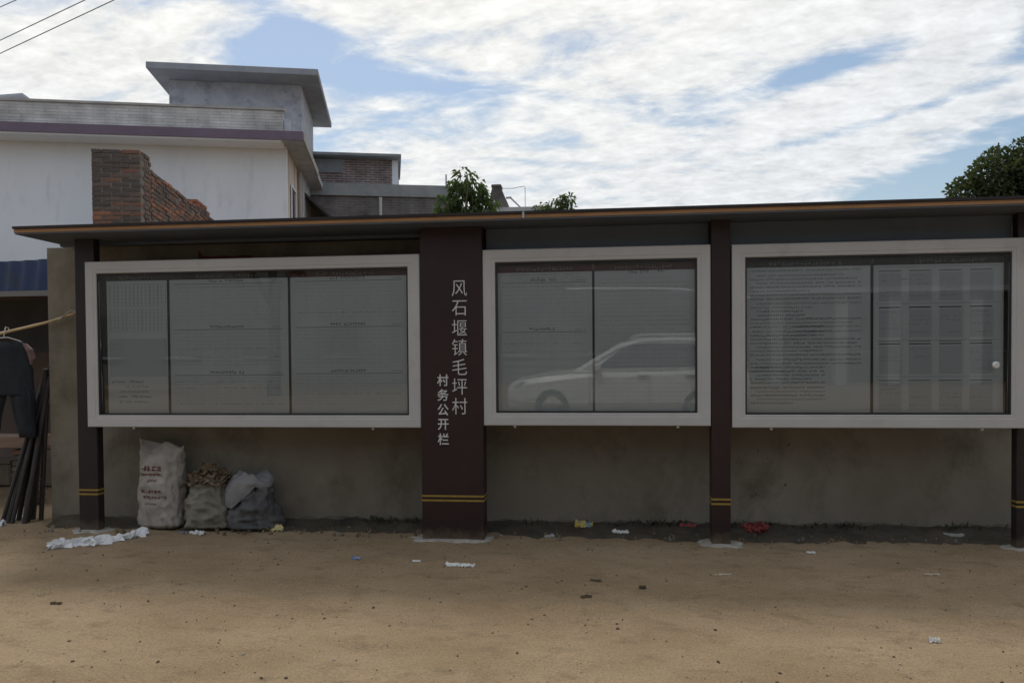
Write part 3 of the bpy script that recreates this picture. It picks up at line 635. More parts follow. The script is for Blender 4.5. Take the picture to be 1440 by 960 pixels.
# trousers on a wire hanger
tr = thing('hanging_trousers', 'dark blue trousers hanging from a wire hanger on the bamboo pole', 'trousers', (-6.03, .40, .86))
cloth = mat('dark_trousers', (.007, .010, .014), .9, (.016, .02, .026), 5, 6, .3, 40)
def tring(cx_, w_, d_, z, sd):
    return [(cx_+w_*math.copysign(abs(math.cos(t))**.8, math.cos(t))+.02*noise.noise(Vector((math.cos(t)*3, math.sin(t)*3, z*5+sd))), .40+d_*math.sin(t)+.03*noise.noise(Vector((math.cos(t)*7, z*4, sd))), z) for t in [2*math.pi*k/24 for k in range(24)]]
m = MB(); m.loft([tring(-6.03, .29-.10*max(0, (z-1.55)/.28)-.01*(z < 1.3), .045, z, 1) for z in (1.285, 1.31, 1.36, 1.45, 1.55, 1.66, 1.76, 1.83)]); 
for sgn in (-1, 1):
    m.loft([tring(-6.03+sgn*(.148+.07*q+.001), .144-.056*q, .044, 1.34-.48*q, sgn*3+4) for q in (0, .2, .4, .6, .8, 1.0)])
m.build('cloth', cloth, tr, (-6.03, .40, .86), smooth=True)
m = MB(); m.tube([(-6.34, .40, 1.76), (-6.22, .395, 1.83), (-6.10, .39, 1.872), (-6.0, .39, 1.875), (-5.88, .395, 1.84), (-5.78, .40, 1.77)], .006, 6)
m.tube([(-6.05, .39, 1.872), (-6.05, .40, 1.93), (-6.06, .43, 1.985), (-6.06, .47, 1.975), (-6.06, .475, 1.95)], .005, 6); m.build('wire_hanger', mat('pale_wire', (.45, .43, .42), .5), tr, (-6.03, .40, .86))
m = MB(); m.tube([(-5.80, .37, 1.80), (-5.74, .365, 1.74), (-5.72, .37, 1.66), (-5.735, .37, 1.60)], [.02, .03, .03, .012], 6); m.build('cloth_strip', mat('pink_cloth', (.20, .13, .12), .9, (.12, .08, .075), 12), tr, (-6.03, .40, .86))
for o_ in (tr,): o_.location.x -= .06
# leaning pipes
rg = random.Random(21); steel = mat('old_pipe', (.018, .017, .017), .5, (.042, .035, .032), 7, 7, .2, 60, stretch=(1, 1, .4))
for i in range(12):
    xb = -6.20+i*.033+rg.uniform(-.015, .015); yb = .40+rg.uniform(-.08, .18); ln = rg.uniform(.8, 1.24); r = rg.uniform(.017, .027)
    xt = -5.735-.02*rg.random()-(11-i)*.010; d = Vector((xt-xb, .50-yb+rg.uniform(0, .03), 1.25)).normalized()*1.35*ln
    m = MB(); q = Vector((xb, yb, -.01)); m.tube([q, q+d*.5, q+d], r, 10); 
    o = m.build('metal_pipe', steel, None, tuple(q), smooth=False); tag(o, 'rusty dark pipe in the bundle leaning on the end of the wall', 'pipe', 'pipes leaning on the wall end')
# plank bench on brick piles
be = thing('plank_bench', 'pinkish wooden plank bench on brick piles beside the leaning pipes', 'bench', (-7.6, 1.35, 0))
m = MB(); m.box(-8.9, -6.40, 1.18, 1.52, .66, .79, .006); m.build('plank', mat('plank_wood', (.20, .135, .095), .85, (.27, .195, .15), 4, 7, .3, 30, stretch=(.4, 5, 5)), be, (-7.6, 1.35, 0))
redb = [mat('brick_a', (.155, .075, .055), .92, (.23, .125, .09), 14, 7, .4, 60), mat('brick_b', (.115, .085, .07), .92, (.17, .125, .10), 14, 7, .4, 60), mat('brick_c', (.075, .062, .055), .92, (.125, .10, .085), 14, 7, .4, 60), mat('brick_d', (.27, .105, .06), .92, (.33, .16, .10), 14, 7, .4, 60)]
def brick_mesh(mt, seed):
    rg = random.Random(seed); m = MB(); bm = bmesh.new(); bmesh.ops.create_cube(bm, size=1); bmesh.ops.bevel(bm, geom=bm.edges[:], offset=.05, segments=1, affect='EDGES')
    for v in bm.verts: v.co = Vector((v.co.x*.236+rg.uniform(-.003, .003), v.co.y*.112, v.co.z*.053+rg.uniform(-.0015, .0015)))
    m.bm(bm); me = bpy.data.meshes.new('brick'); me.from_pydata(m.v, [], m.f); me.materials.append(mt); me.update(); return me
BM = [brick_mesh(redb[k % 4], k) for k in range(8)]
def brick(parent, loc, rz=0, sx=1, idx=None, rg=random, org=(0,0,0)):
    o = bpy.data.objects.new('brick', BM[idx]); COL.objects.link(o); o.parent = parent
    o.location = (loc[0]-org[0], loc[1]-org[1], loc[2]-org[2]); o.rotation_euler = (0, 0, rz); o.scale = (sx, 1, 1); return o
rg = random.Random(31)
for row in range(10):
    for c in range(2):
        for xp in (-6.62, -8.6):
            brick(be, (xp+rg.uniform(-.01, .01), 1.29+c*.12, .03+row*.064), 0, 1, rg.choice((0, 1, 2, 5, 6)), org=(-7.6, 1.35, 0))
# shed
sh = thing('shed', 'low open shed with a blue sheet-metal front beyond the wall end', 'shed', (-8.2, 3.6, 0)); SO = (-8.2, 3.6, 0)
blue = mat('blue_sheet', (.010, .024, .075), .6, (.018, .036, .10), 2.2, 6, third=((.022, .026, .034), 3, .55, .72))
m = MB(); x = -11.2; ra = []; 
while x < -5.9:
    ph = (x*2*math.pi/.18); ra.append((x, .018*math.sin(ph))); x += .03
top = [(px, 1.20+dz, 2.42) for px, dz in ra]; tp2 = [(px, 1.27+dz, 2.785+.015*math.sin(px*3)) for px, dz in ra]
m.loft([top, tp2], cap=False, closed=False); m.loft([[(a, b+.006, c) for a, b, c in top], [(a, b+.006, c) for a, b, c in tp2]], cap=False, closed=False)
m.build('blue_sheet', blue, sh, SO, smooth=True, fix=False)
m = MB(); m.box(-11.1, -5.95, 1.15, 1.178, 2.36, 2.42); m.build('eave_rail', mat('grey_rail', (.16, .16, .15), .6), sh, SO)
for px in (-10.9, -8.6, -6.05):
    m = MB(); m.box(px, px+.09, 1.62, 1.71, 0, 2.725); m.build('post', mat('grey_wood', (.12, .095, .07)), sh, SO)
m = MB(); m.box(-11.1, -5.95, 4.9, 5.05, 0, 2.725); m.build('back_wall', mat('shed_wall', (.13, .10, .085), .95, (.19, .15, .13), 1.5, 7, .3, 30), sh, SO)
m = MB(); m.box(-6.05, -5.93, 2.25, 4.89, 0, 2.45); m.build('side_wall', mat('shed_wall', (.13, .10, .085)), sh, SO)
m = MB(); m.box(-11.1, -5.95, 1.31, 5.1, 2.73, 2.76); m.build('roof', mat('grey_rail', (.16, .16, .15)), sh, SO)
m = MB(); m.box(-11.0, -6.1, 2.35, 2.37, 1.75, 2.42); m.build('tarpaulin', mat('dark_tarp', (.030, .030, .032), .7, (.05, .05, .052), 3, 6, .4, 14), sh, SO)
for i, (px, w_, h_) in enumerate(((-8.9, .5, .42), (-8.1, .6, .30), (-7.35, .45, .5))):
    m = MB(); m.box(px-w_/2, px+w_/2, 2.5, 2.9, 0, h_, .02); m.box(px-w_/2-.01, px+w_/2+.01, 2.49, 2.91, h_+.001, h_+.04)
    tag(m.build('storage_crate', mat('grey_wood', (.12, .095, .07)), None, (px, 2.7, 0)), ['broad lidded wooden crate standing in the shed shade', 'low lidded wooden crate between two others in the shed', 'tall lidded wooden crate in the shed behind the plank bench'][i], 'crate', 'crates in the shed')

# ================================================================== BRICK WALL STUB  (local frame turned 15.5 degrees like the houses)
TA = R(15.5)
def W(u, v, z=0): return (u*math.cos(TA)-v*math.sin(TA), u*math.sin(TA)+v*math.cos(TA), z)
bo = (-5.55, 5.0, 0)
bs = thing('brick_wall', 'ragged unfinished red brick pier and wall stub in front of the white house', 'wall', W(*bo), TA)
core = mat('mortar_core', (.15, .135, .12), .95, (.20, .185, .165), 6, 7, .4, 40)
m = MB(); m.box(-5.858, -5.240, 4.753, 5.20, 0, 4.44); m.box(-5.485, -5.247, 5.2, 9.58, 0, 4.245); m.box(-5.485, -5.247, 7.98, 8.6, 4.245, 4.36); m.build('mortar_core', core, bs, bo)
rg = random.Random(41); H = .0645
def pick(hot): 
    r = rg.random(); return rg.choice((3, 7)) if r < hot else rg.choice((0, 4)) if r < hot+.35 else rg.choice((1, 5)) if r < .75 else rg.choice((2, 6))
ztop = 4.50; nrow = 17
for r in range(nrow):
    z = ztop-.03-r*H; low = r > 11
    x = -5.865+(0 if r % 2 else -.12)
    while x < -5.26:                                     # pier front
        a0 = max(x, -5.868); a1 = min(x+.243, -5.232)
        if a1-a0 > .05: brick(bs, ((a0+a1)/2, 4.80+rg.uniform(-.005, .006), z), rg.uniform(-.015, .015), (a1-a0-.012)/.236, pick(.14) if low else rg.choice((1, 2, 2, 5, 6, 6, 0)), org=bo)
        x += .25
    y = 4.86+(.0 if r % 2 else .06)
    while y < 5.2:                                       # pier side
        a1 = min(y+.243, 5.215)
        if a1-y > .05: brick(bs, (-5.285+rg.uniform(-.006, .006), (y+a1)/2, z), R(90)+rg.uniform(-.015, .015), (a1-y-.012)/.236, pick(.08), org=bo)
        y += .25
for r in range(13):
    z = 4.345-.03-r*H; y = 5.22+(.0 if r % 2 else .125)
    if r % 2 == 0: brick(bs, (-5.285, 5.275, z), R(90), .45, pick(.1), org=bo)
    while y < 9.5:
        if r == 0 and rg.random() < .05: y += .25; continue
        brick(bs, (-5.292+rg.uniform(-.012, .012), y+.12, z+rg.uniform(-.002, .002)), R(90)+rg.uniform(-.02, .02), 1, pick(.10), org=bo); y += .25
        if y > 7.0 + 2.5*(1) : pass
for r, (y0, y1) in enumerate(((7.95, 8.72), (7.95, 8.6))):
    y = y0
    while y < y1: brick(bs, (-5.29, y+.12, 4.378+r*H), R(90)+rg.uniform(-.05, .05), 1, pick(.3), org=bo); brick(bs, (-5.41, y+.12, 4.378+r*H), R(90)+rg.uniform(-.05, .05), 1, pick(.3), org=bo); y += .25
for k in range(5): brick(bs, (-5.80+k*.125+rg.uniform(-.006, .006), 4.975, ztop-.03), R(90), 1, rg.choice((1, 2, 6)), org=bo)

# ================================================================== WHITE HOUSE
ho = (-7.0, 11.5, 0)
hs = thing('white_house', 'white two-storey flat-roofed house with maroon eaves band and concrete stair tower', 'house', W(*ho), TA)
whitew = mat('house_white', (.71, .74, .78), .85, (.775, .80, .83), .8, 6, .05, 20, third=((.56, .575, .59), 2.6, .56, .80), stretch=(1.2, 1.2, .35))
conc = mat('raw_concrete', (.31, .33, .375), .92, (.45, .47, .51), 4.5, 10, .35, 30, third=((.18, .195, .22), 4, .55, .72))
m = MB(); m.box(-14.5, -3.905, 9.6, 9.75, 0, 5.86); m.build('front_wall', whitew, hs, ho)
m = MB(); m.box(-4.06, -3.91, 9.76, 14.5, 0, 5.86); m.build('side_wall', mat('stained_wall', (.46, .37, .31), .9, (.66, .62, .58), 2.4, 7, .2, 20, stretch=(3, 3, .15), third=((.20, .13, .10), 2.2, .54, .68)), hs, ho)
m = MB(); m.box(-14.5, -14.35, 9.76, 14.5, 0, 5.86); m.box(-14.35, -4.07, 14.35, 14.5, 0, 5.86); m.build('rear_wall', whitew, hs, ho)
m = MB(); m.box(-14.9, -3.53, 9.02, 14.9, 5.862, 5.99); rs_ = m.build('roof_slab', conc, hs, ho)
marf = mat('maroon_fascia', (.13, .095, .135), .6, (.155, .115, .16), 3, 6)
m = MB(); m.box(-14.95, -3.515, 8.985, 9.018, 5.83, 6.0); m.build('fascia', marf, rs_, ho)
m = MB(); m.box(-3.528, -3.50, 9.02, 12.1, 5.845, 5.985); m.build('side_fascia', mat('pale_edge', (.30, .29, .27), .9, (.40, .39, .36), 4), rs_, ho)
m = MB(); m.box(-14.5, -3.93, 9.02, 9.59, 5.80, 5.861); m.build('cornice', whitew, rs_, ho)
par = brick_mat('parapet_tile', (.54, .525, .51), (.46, .45, .435), (.35, .34, .33), .42, .058, bump=.25, msize=.006)
m = MB(); m.box(-14.5, -3.93, 9.40, 9.52, 5.992, 6.50); pp = m.build('parapet', par, hs, ho)
m = MB(); m.box(-14.5, -3.90, 9.37, 9.55, 6.502, 6.545); m.build('coping', mat('pale_edge', (.30, .29, .27)), pp, ho)
m = MB(); m.box(-4.02, -3.90, 9.56, 11.88, 5.992, 6.36); m.build('side_parapet', conc, hs, ho)
m = MB(); m.box(-3.915, -3.80, 9.42, 9.50, 5.992, 6.34); m.build('parapet_stub', conc, hs, ho)
m = MB(); m.box(-6.69, -3.84, 11.9, 14.6, 0, 7.845); tw = m.build('stair_tower', conc, hs, ho)
m = MB(); m.box(-6.98, -3.41, 11.22, 15.2, 7.85, 7.99, .01); m.build('tower_roof', mat('slab_concrete', (.22, .235, .265), .92, (.29, .305, .335), 2.5, 7, .2, 30), tw, ho)
m = MB(); m.prism([(12.2, 7.99), (12.4, 8.0), (12.9, 8.06), (12.9, 7.99)], 'x', -6.0, -4.5)
m = MB(); m.prism([(-10.9, 7.27), (-9.74, 7.41), (-9.74, 7.46), (-10.9, 7.32)], 'y', 12.0, 13.0); aw = m.build('rooftop_awning', conc, hs, ho)
for px in (-10.7, -9.95):
    m = MB(); m.box(px, px+.07, 12.9, 12.97, 5.99, 7.29+(px+10.7)*.12); m.build('awning_post', conc, aw, ho)
m = MB()
for (v0, v1) in ((10.2, 10.9), (12.6, 13.3)):
    m2 = MB(); m2.box(-3.9095, -3.895, v0, v1, 3.9, 5.2); wd = m2.build('window', mat('window_dark', (.03, .035, .04), .2), hs, ho)
    m3 = MB(); m3.box(-3.894, -3.87, v0-.05, v0, 3.85, 5.25); m3.box(-3.894, -3.87, v1, v1+.05, 3.85, 5.25); m3.box(-3.894, -3.87, v0, v1, 5.2, 5.25); m3.build('frame', whitew, wd, ho)
m = MB(); m.tube([(-3.86, 11.5, .1), (-3.86, 11.5, 5.8)], .045, 8); m.build('downpipe', mat('pale_edge', (.30, .29, .27)), hs, ho)
m = MB(); m.prism([(-3.835, 5.45), (-3.15, 4.85), (-3.15, 4.90), (-3.835, 5.52)], 'y', 12.3, 14.2); m.build('lean_to_roof', mat('dark_tile', (.05, .048, .046), .9, (.085, .08, .075), 6, 6, .4, 30), hs, ho)

# ================================================================== FAR BRICK HOUSE
fo = (-2.2, 15.5, 0)
fh = thing('brick_house', 'unplastered brick house with concrete bands and a rooftop room', 'house', W(*fo), TA)
fb = brick_mat('far_brick', (.27, .16, .14), (.17, .125, .12), (.36, .34, .33), msize=.012)
fb2 = brick_mat('far_brick_dull', (.17, .15, .145), (.125, .12, .12), (.19, .185, .18), msize=.012)
fband = mat('far_band', (.20, .22, .23), .92, (.29, .305, .315), 2.4, 8, .2, 30)
m = MB(); m.box(-6.5, -.25, 13.62, 19.5, 0, 5.72); m.build('wall', fb2, fh, fo)
m = MB(); m.box(-6.5, -.15, 13.55, 19.55, 5.722, 6.02); m.build('ring_beam', fband, fh, fo)
m = MB(); m.box(-6.0, -1.82, 14.75, 17.0, 6.021, 6.93); rm = m.build('rooftop_room', fb, fh, fo)
m = MB(); m.box(-6.2, -1.58, 14.40, 17.12, 6.931, 7.0); m.build('room_roof', fband, rm, fo)
m = MB(); m.box(-1.818, -1.66, 14.76, 14.90, 6.021, 6.925); m.build('white_column', whitew, rm, fo)
m = MB(); m.box(-1.815, -1.62, 16.7, 16.85, 6.021, 6.925); m.build('rear_column', whitew, rm, fo)
m = MB(); m.box(-3.85, -3.1, 14.715, 14.748, 6.55, 6.9); m.build('plaster_patch', fband, rm, fo)
m = MB(); m.tube([(-2.12, 13.50, 3.0), (-2.12, 13.50, 5.68)], .04, 8); m.build('downpipe', mat('pale_pipe', (.45, .45, .45), .6), fh, fo)
m = MB(); m.tube([(-.45, 13.8, 6.02), (-.45, 13.8, 6.36)], .02, 6); m.build('rod', conc, fh, fo)

# low flat-roofed building, pile of bricks on its roof
lb = thing('low_house', 'low pale flat-roofed house beyond the small trees', 'house', (-2.2, 16.2, 0), R(3))
m = MB(); m.box(-1.9, .55, -1.9, 2.0, 0, 5.40); m.build('wall', mat('pale_grey_wall', (.30, .31, .32), .9, (.40, .41, .41), 1.5, 7), lb)
m = MB(); m.box(-2.0, .62, -2.05, 2.1, 5.402, 5.66); m.build('roof_slab', mat('pale_slab', (.34, .35, .36), .9, (.44, .45, .45), 2, 7), lb)
ch = MB(); rings = []
for (z, a0, a1, d) in ((5.655, -3.17, -2.63, .25), (5.85, -3.15, -2.70, .22), (6.05, -3.12, -2.79, .19), (6.20, -3.09, -2.85, .16), (6.24, -3.11, -2.84, .17), (6.30, -3.10, -2.85, .16)):
    rings.append([(a0, 14.4-d, z), (a1, 14.4-d, z), (a1, 14.4+d, z), (a0, 14.4+d, z)])
ch.loft(rings); tag(ch.build('chimney', brick_mat('chimney_brick', (.13, .11, .10), (.10, .09, .085), (.15, .145, .14)), None, (-2.9, 14.4, 5.65)), 'tapering dark brick chimney on the low pale roof', 'chimney')
m = MB(); m.tube([(-2.60, 14.35, 5.95), (-2.30, 14.35, 5.65)], .022, 6); m.tube([(-2.72, 14.35, 5.95), (-2.58, 14.35, 5.96)], .03, 6); tag(m.build('prop_stick', conc, None, (-2.3, 14.35, 5.65)), 'short stick propped against the tapering chimney', 'stick')
m = MB(); m.tube([(-2.84, 14.3, 6.20), (-2.55, 14.3, 6.19), (-2.22, 14.3, 6.24), (-2.20, 14.3, 6.22), (-2.20, 14.3, 5.65)], .008, 5); tag(m.build('antenna_wire', mat('thin_wire', (.2, .2, .2), .6), None, (-2.2, 14.3, 5.65)), 'thin bent wire aerial on the low pale roof', 'aerial')

# ================================================================== TREES
def crown(name, blobs, n, ls, mt, parent, seed, droop=.3, elong=2.4, gap=-.12):
    rg = random.Random(seed); m = MB(); tot = sum(b[3]**2 for b in blobs)
    for (bx, by, bz, br) in blobs:
        for i in range(int(n*br*br/tot)):
            d = Vector((rg.gauss(0, 1), rg.gauss(0, 1), rg.gauss(0, 1))).normalized(); r = br*(.35+.65*rg.random()**.5)
            p = Vector((bx, by, bz))+d*r*(1+.25*noise.noise(d*2.5+Vector((bx, by, bz))))
            if noise.noise(p*(1.1/br)+Vector((seed, 0, 0))) < gap: continue
            ax = (d+Vector((rg.uniform(-1, 1), rg.uniform(-1, 1), rg.uniform(-1, 1)))*.9-Vector((0, 0, droop))).normalized()
            sd = ax.cross(Vector((rg.uniform(-1, 1), rg.uniform(-1, 1), rg.uniform(-1, 1)))).normalized(); l_ = ls*rg.uniform(.7, 1.35); w_ = l_/elong/1.0
            tip = p+ax*l_-Vector((0, 0, l_*droop*.5)); mid = p+ax*l_*.5
            m.cur = rg.choice((0, 0, 1)); m.quad(p, mid+sd*w_*.5, tip, mid-sd*w_*.5)
    return m.build('crown', mt, parent, fix=False)
LM = [leaf_mat('leaf_mid', (.045, .07, .028), (.085, .125, .045)), leaf_mat('leaf_deep', (.03, .048, .02), (.06, .09, .032))]
LT = [leaf_mat('leaf_dusk', (.035, .05, .025), (.06, .08, .035)), leaf_mat('leaf_dusk2', (.022, .033, .018), (.05, .06, .028))]
bark = mat('bark', (.075, .06, .045), .95, (.13, .105, .08), 8, 6, .5, 40)
def limbs(parent, segs):
    m = MB()
    for pts, r in segs: m.tube(pts, r, 7)
    m.build('trunk', bark, parent, smooth=True)
t1 = thing('small_tree', 'small leafy tree with drooping leaves beside the brick house', 'tree', (-3.05, 10.0, 0))
limbs(t1, [([(0, 0, 0), (.05, 0, 2), (-.02, .05, 3.8), (.02, 0, 5.3)], [.09, .075, .05, .02]), ([(-.02, .05, 3.8), (-.3, 0, 4.5), (-.42, 0, 4.95)], [.04, .025, .012]), ([(0, 0, 4.1), (.25, .1, 4.7), (.42, .1, 5.05)], [.04, .025, .012]), ([(0, 0, 4.4), (.05, -.2, 5.0), (.1, -.25, 5.3)], [.035, .02, .01])])
crown('c', [(0, 0, 5.48, .27), (-.16, 0, 5.28, .22), (.18, 0, 5.30, .24), (.30, .05, 5.12, .18), (-.40, 0, 4.95, .24), (.05, 0, 5.0, .27), (.34, .05, 4.86, .24), (-.12, .1, 4.70, .33), (.25, 0, 4.6, .28), (-.45, .1, 4.6, .28), (.55, .1, 4.98, .11)], 2700, .135, LM, t1, 4, .8, 2.6)
t2 = thing('shrub_tree', 'small bushy shrub tree with pale green leaves beyond the low pale house roof', 'tree', (-1.25, 12.0, 0))
limbs(t2, [([(0, 0, 0), (.03, 0, 2.5), (0, 0, 4.2), (.05, 0, 5.0)], [.08, .06, .04, .02]), ([(0, 0, 4.2), (-.3, 0, 4.8), (-.4, 0, 5.1)], [.03, .02, .01]), ([(0, 0, 4.3), (.25, 0, 4.9), (.33, 0, 5.3)], [.03, .02, .01])])
crown('c', [(-.38, 0, 5.18, .14), (-.2, 0, 5.08, .18), (0, 0, 5.25, .18), (.15, 0, 5.36, .15), (.32, 0, 5.36, .15), (.25, 0, 5.12, .18), (.05, 0, 4.98, .24), (-.3, 0, 4.9, .22), (.38, 0, 5.0, .14)], 2000, .105, LM, t2, 6, .5, 2.6)
t3 = thing('broad_tree', 'big round-crowned dark green tree rising far behind the roof end', 'tree', (20.2, 33, 0))
limbs(t3, [([(0, 0, 0), (.2, 0, 3), (0, .2, 6), (.2, 0, 9.5)], [.42, .36, .26, .1]), ([(.1, 0, 4.5), (-1.8, .3, 7), (-3, .2, 8.8)], [.2, .13, .05]), ([(.1, .1, 5), (1.8, 0, 7.4), (3, .2, 9)], [.2, .13, .05]), ([(0, 0, 5.5), (-.8, -1, 8), (-1, -1.6, 10)], [.18, .11, .04]), ([(0, 0, 5.8), (.9, .8, 8.4), (1.2, 1, 10.2)], [.18, .11, .04])])
bl3 = [(-3.3, 0, 9.0, 1.05), (-2.6, -.4, 9.9, .95), (-2.9, .3, 8.1, 1.15), (-1.7, .2, 10.4, 1.0), (-1.6, -.8, 9.3, 1.2), (-.5, 0, 10.8, 1.0), (-.4, -1, 9.7, 1.3), (.8, .3, 11.0, 1.1), (1.0, -.8, 9.8, 1.3), (2.2, 0, 10.3, 1.1), (3.0, .2, 9.2, 1.2), (-1.6, .4, 8.2, 1.3), (.3, .2, 8.3, 1.5), (2.0, .3, 8.2, 1.3), (-3.6, .2, 7.4, .9), (0, 1.2, 9.5, 1.3)]
crown('c', bl3, 30000, .21, LT, t3, 9, .15, 1.6, -.30)

# ================================================================== WIRES, POLE (pole stands out of frame beside the track)
PX, PYY = 10.0, -4.0
def wire_z(k): return (7.589, 7.493, 7.268)[k]
for k, (za, lb_) in enumerate(((6.48, 'middle overhead wire running from the white house over the yard'), (6.26, 'lowest overhead wire running from the white house over the yard'), (7.14, 'uppermost overhead wire running from the white house over the yard'))):
    m = MB(); A = Vector((-12.94, 6.0, za)); B = Vector((PX, PYY, wire_z(k)))
    m.tube([A.lerp(B, t/24) for t in range(25)], .0075, 6); tag(m.build('overhead_wire', mat('black_cable', (.2, .2, .21), .6), None, tuple(A), fix=True), lb_, 'wire', 'overhead wires')
up_ = thing('utility_pole', 'grey concrete utility pole carrying the overhead wires beside the track', 'pole', (PX, PYY+.2, 0))
m = MB(); m.tube([(0, 0, 0), (0, 0, 9)], [.16, .10], 12); m.build('shaft', conc, up_, smooth=True)
m = MB(); m.box(-.7, .7, -.26, -.12, 7.3, 7.4); m.build('crossarm', mat('grey_rail', (.16, .16, .15)), up_)

# ================================================================== ACROSS THE TRACK (houses and car mirrored in the glass; trees added)
def facade(name, label, x0, x1, y, h, mt, seed):
    c = ((x0+x1)/2, y, 0); t = thing(name, label, 'house', c)
    m = MB(); m.box(x0, x1, y-8, y, 0, h); m.build('wall', mt, t, c)
    m = MB(); m.box(x0-.3, x1+.3, y-8.3, y+.5, h, h+.22); m.build('roof', conc, t, c)
    n = int((x1-x0)/2.6)
    for r, zb in enumerate((1.0, 4.2)):
        for i in range(n):
            xx = x0+(i+.5)*(x1-x0)/n; m = MB(); m.box(xx-.6, xx+.6, y+.002, y+.05, zb, zb+1.4); w_ = m.build('window', mat('window_dull', (.11, .11, .105), .3), t, c)
            m = MB(); m.box(xx-.7, xx+.7, y+.05, y+.12, zb-.1, zb-.02); m.build('sill', conc, w_, c)
    return t, c
fa = mat('facade_grey', (.16, .16, .155), .9, (.20, .20, .195), .8, 7, .1, 20); fb_ = mat('facade_tan', (.15, .145, .14), .9, (.19, .185, .18), .8, 7, .1, 20)
t, c = facade('roadside_house', 'grey two-storey house with pale verandah columns across the track', 0.99, 19.0, -19.2, 7.2, fa, 1)
for xx in (5.0, 6.85, 8.35, 10.6, 13.4):
    m = MB(); m.box(xx-.17, xx+.17, -17.85, -17.5, 0, 2.62); m.box(xx-.22, xx+.22, -17.9, -17.45, 2.62, 2.74); m.build('column', mat('column_white', (.30, .305, .305), .8, (.36, .365, .365), 3), t, c)
m = MB(); m.box(4.4, 14.0, -19.15, -17.3, 2.745, 2.9); m.build('verandah_roof', conc, t, c)
facade('roadside_house', 'tan two-storey house standing beside the grey verandah house across the track', -19.0, .98, -19.0, 7.6, fb_, 2)
m = MB(); m.tube([(-1.3, -18.0, 3.02), (0, -18.0, 3.02), (1.2, -18.0, 3.0), (2.2, -18.0, 2.95), (3.4, -18.0, 2.80), (4.30, -18.0, 2.66)], .035, 8); m.tube([(-1.25, -18.0, 3.02), (-1.25, -18.98, 3.02)], .025, 6); m.tube([(4.28, -18.0, 2.66), (4.28, -19.18, 2.66)], .025, 6)
tag(m.build('white_pipe', mat('pvc_white', (.80, .80, .79), .35), None, (-1.3, -18.0, 3.02)), 'long white pipe bending down along the house fronts across the track', 'pipe')
for k, (x, y, sc) in enumerate(((-9.5, -14.6, 1.0), (16.5, -14.0, 1.1), (-16.5, -12.5, 1.0))):  # unseen trees added to block low sky light from the board fronts
    tt = thing('sky_block_tree', ('added unseen leafy tree in front of the tan house across the track', 'added unseen leafy tree in front of the grey house across the track', 'added unseen leafy tree at the far end of the tan house across the track')[k], 'tree', (x, y, 0), 0, 'added sky-blocking trees across the track')
    limbs(tt, [([(0, 0, 0), (.1, 0, 2.5*sc), (0, 0, 5.5*sc)], [.2, .15, .06]), ([(0, 0, 2.4), (1, 0, 4.2), (1.6, .2, 5.2)], [.1, .07, .03]), ([(0, 0, 2.6), (-1, .2, 4.4), (-1.5, 0, 5.4)], [.1, .07, .03])])
    crown('c', [(0, 0, 6*sc, 1.5), (1.4, .2, 5.2*sc, 1.3), (-1.4, 0, 5.3*sc, 1.3), (0, 1, 5*sc, 1.2), (0, -1, 4.8*sc, 1.2)], 3500, .28, LT, tt, 30+k, .2, 1.8)

# parked car, its flank towards the boards, nose to the left
co = (.35, -9.25, 0)
car = thing('parked_car', 'silver-white parked estate car mirrored in the glass of the middle case', 'car', co)
paint = mat('car_paint', (.82, .84, .84), .25, (.86, .87, .87), 3, 3, coat=.8, metal=.1)
cglass = mat('car_glass', (.02, .025, .03), .05); rub = mat('rubber', (.06, .06, .06), .8); trim = mat('car_trim', (.03, .03, .032), .5); chromec = mat('car_chrome', (.7, .71, .72), .15, metal=.9)
HW = .90
def sec(x, zb, zh, w_, crown_=.03):      # lower body section: half widths rounded
    pts = [(-w_*.90, zb), (-w_, zb+.18), (-w_, (zb+zh)/2), (-w_*.985, zh-.12), (-w_*.93, zh-.02), (-w_*.5, zh+crown_*.7), (0, zh+crown_), (w_*.5, zh+crown_*.7), (w_*.93, zh-.02), (w_*.985, zh-.12), (w_, (zb+zh)/2), (w_, zb+.18), (w_*.90, zb)]
    return [(x, y, z) for y, z in pts]
st = [(-2.36, .42, .66, .70), (-2.30, .30, .74, .80), (-2.10, .24, .84, .87), (-1.7, .22, .91, .895), (-1.2, .22, .97, .90), (-.8, .22, 1.01, .90), (0, .22, 1.02, .905), (1.0, .22, 1.05, .905), (1.8, .24, 1.09, .90), (2.15, .28, 1.10, .87), (2.30, .36, 1.05, .82), (2.34, .48, .95, .74)]
m = MB(); m.loft([sec(*q) for q in st]); body = m.build('body', paint, car, smooth=False)
def gsec(x, zl, zt, wl, wt): return [(x, -wl, zl), (x, -wt-.03, zt-.06), (x, -wt+.06, zt), (x, 0, zt+.02), (x, wt-.06, zt), (x, wt+.03, zt-.06), (x, wl, zl)]
gs = [(-1.02, .98, 1.02, .86, .80), (-.55, .99, 1.30, .86, .72), (-.15, 1.0, 1.52, .86, .66), (.25, 1.0, 1.62, .86, .64), (.9, 1.02, 1.655, .86, .64), (1.5, 1.04, 1.62, .85, .63), (2.0, 1.06, 1.52, .83, .60), (2.26, 1.05, 1.12, .78, .66)]
m = MB(); m.loft([gsec(*q) for q in gs]); m.build('cabin', paint, car, smooth=False)
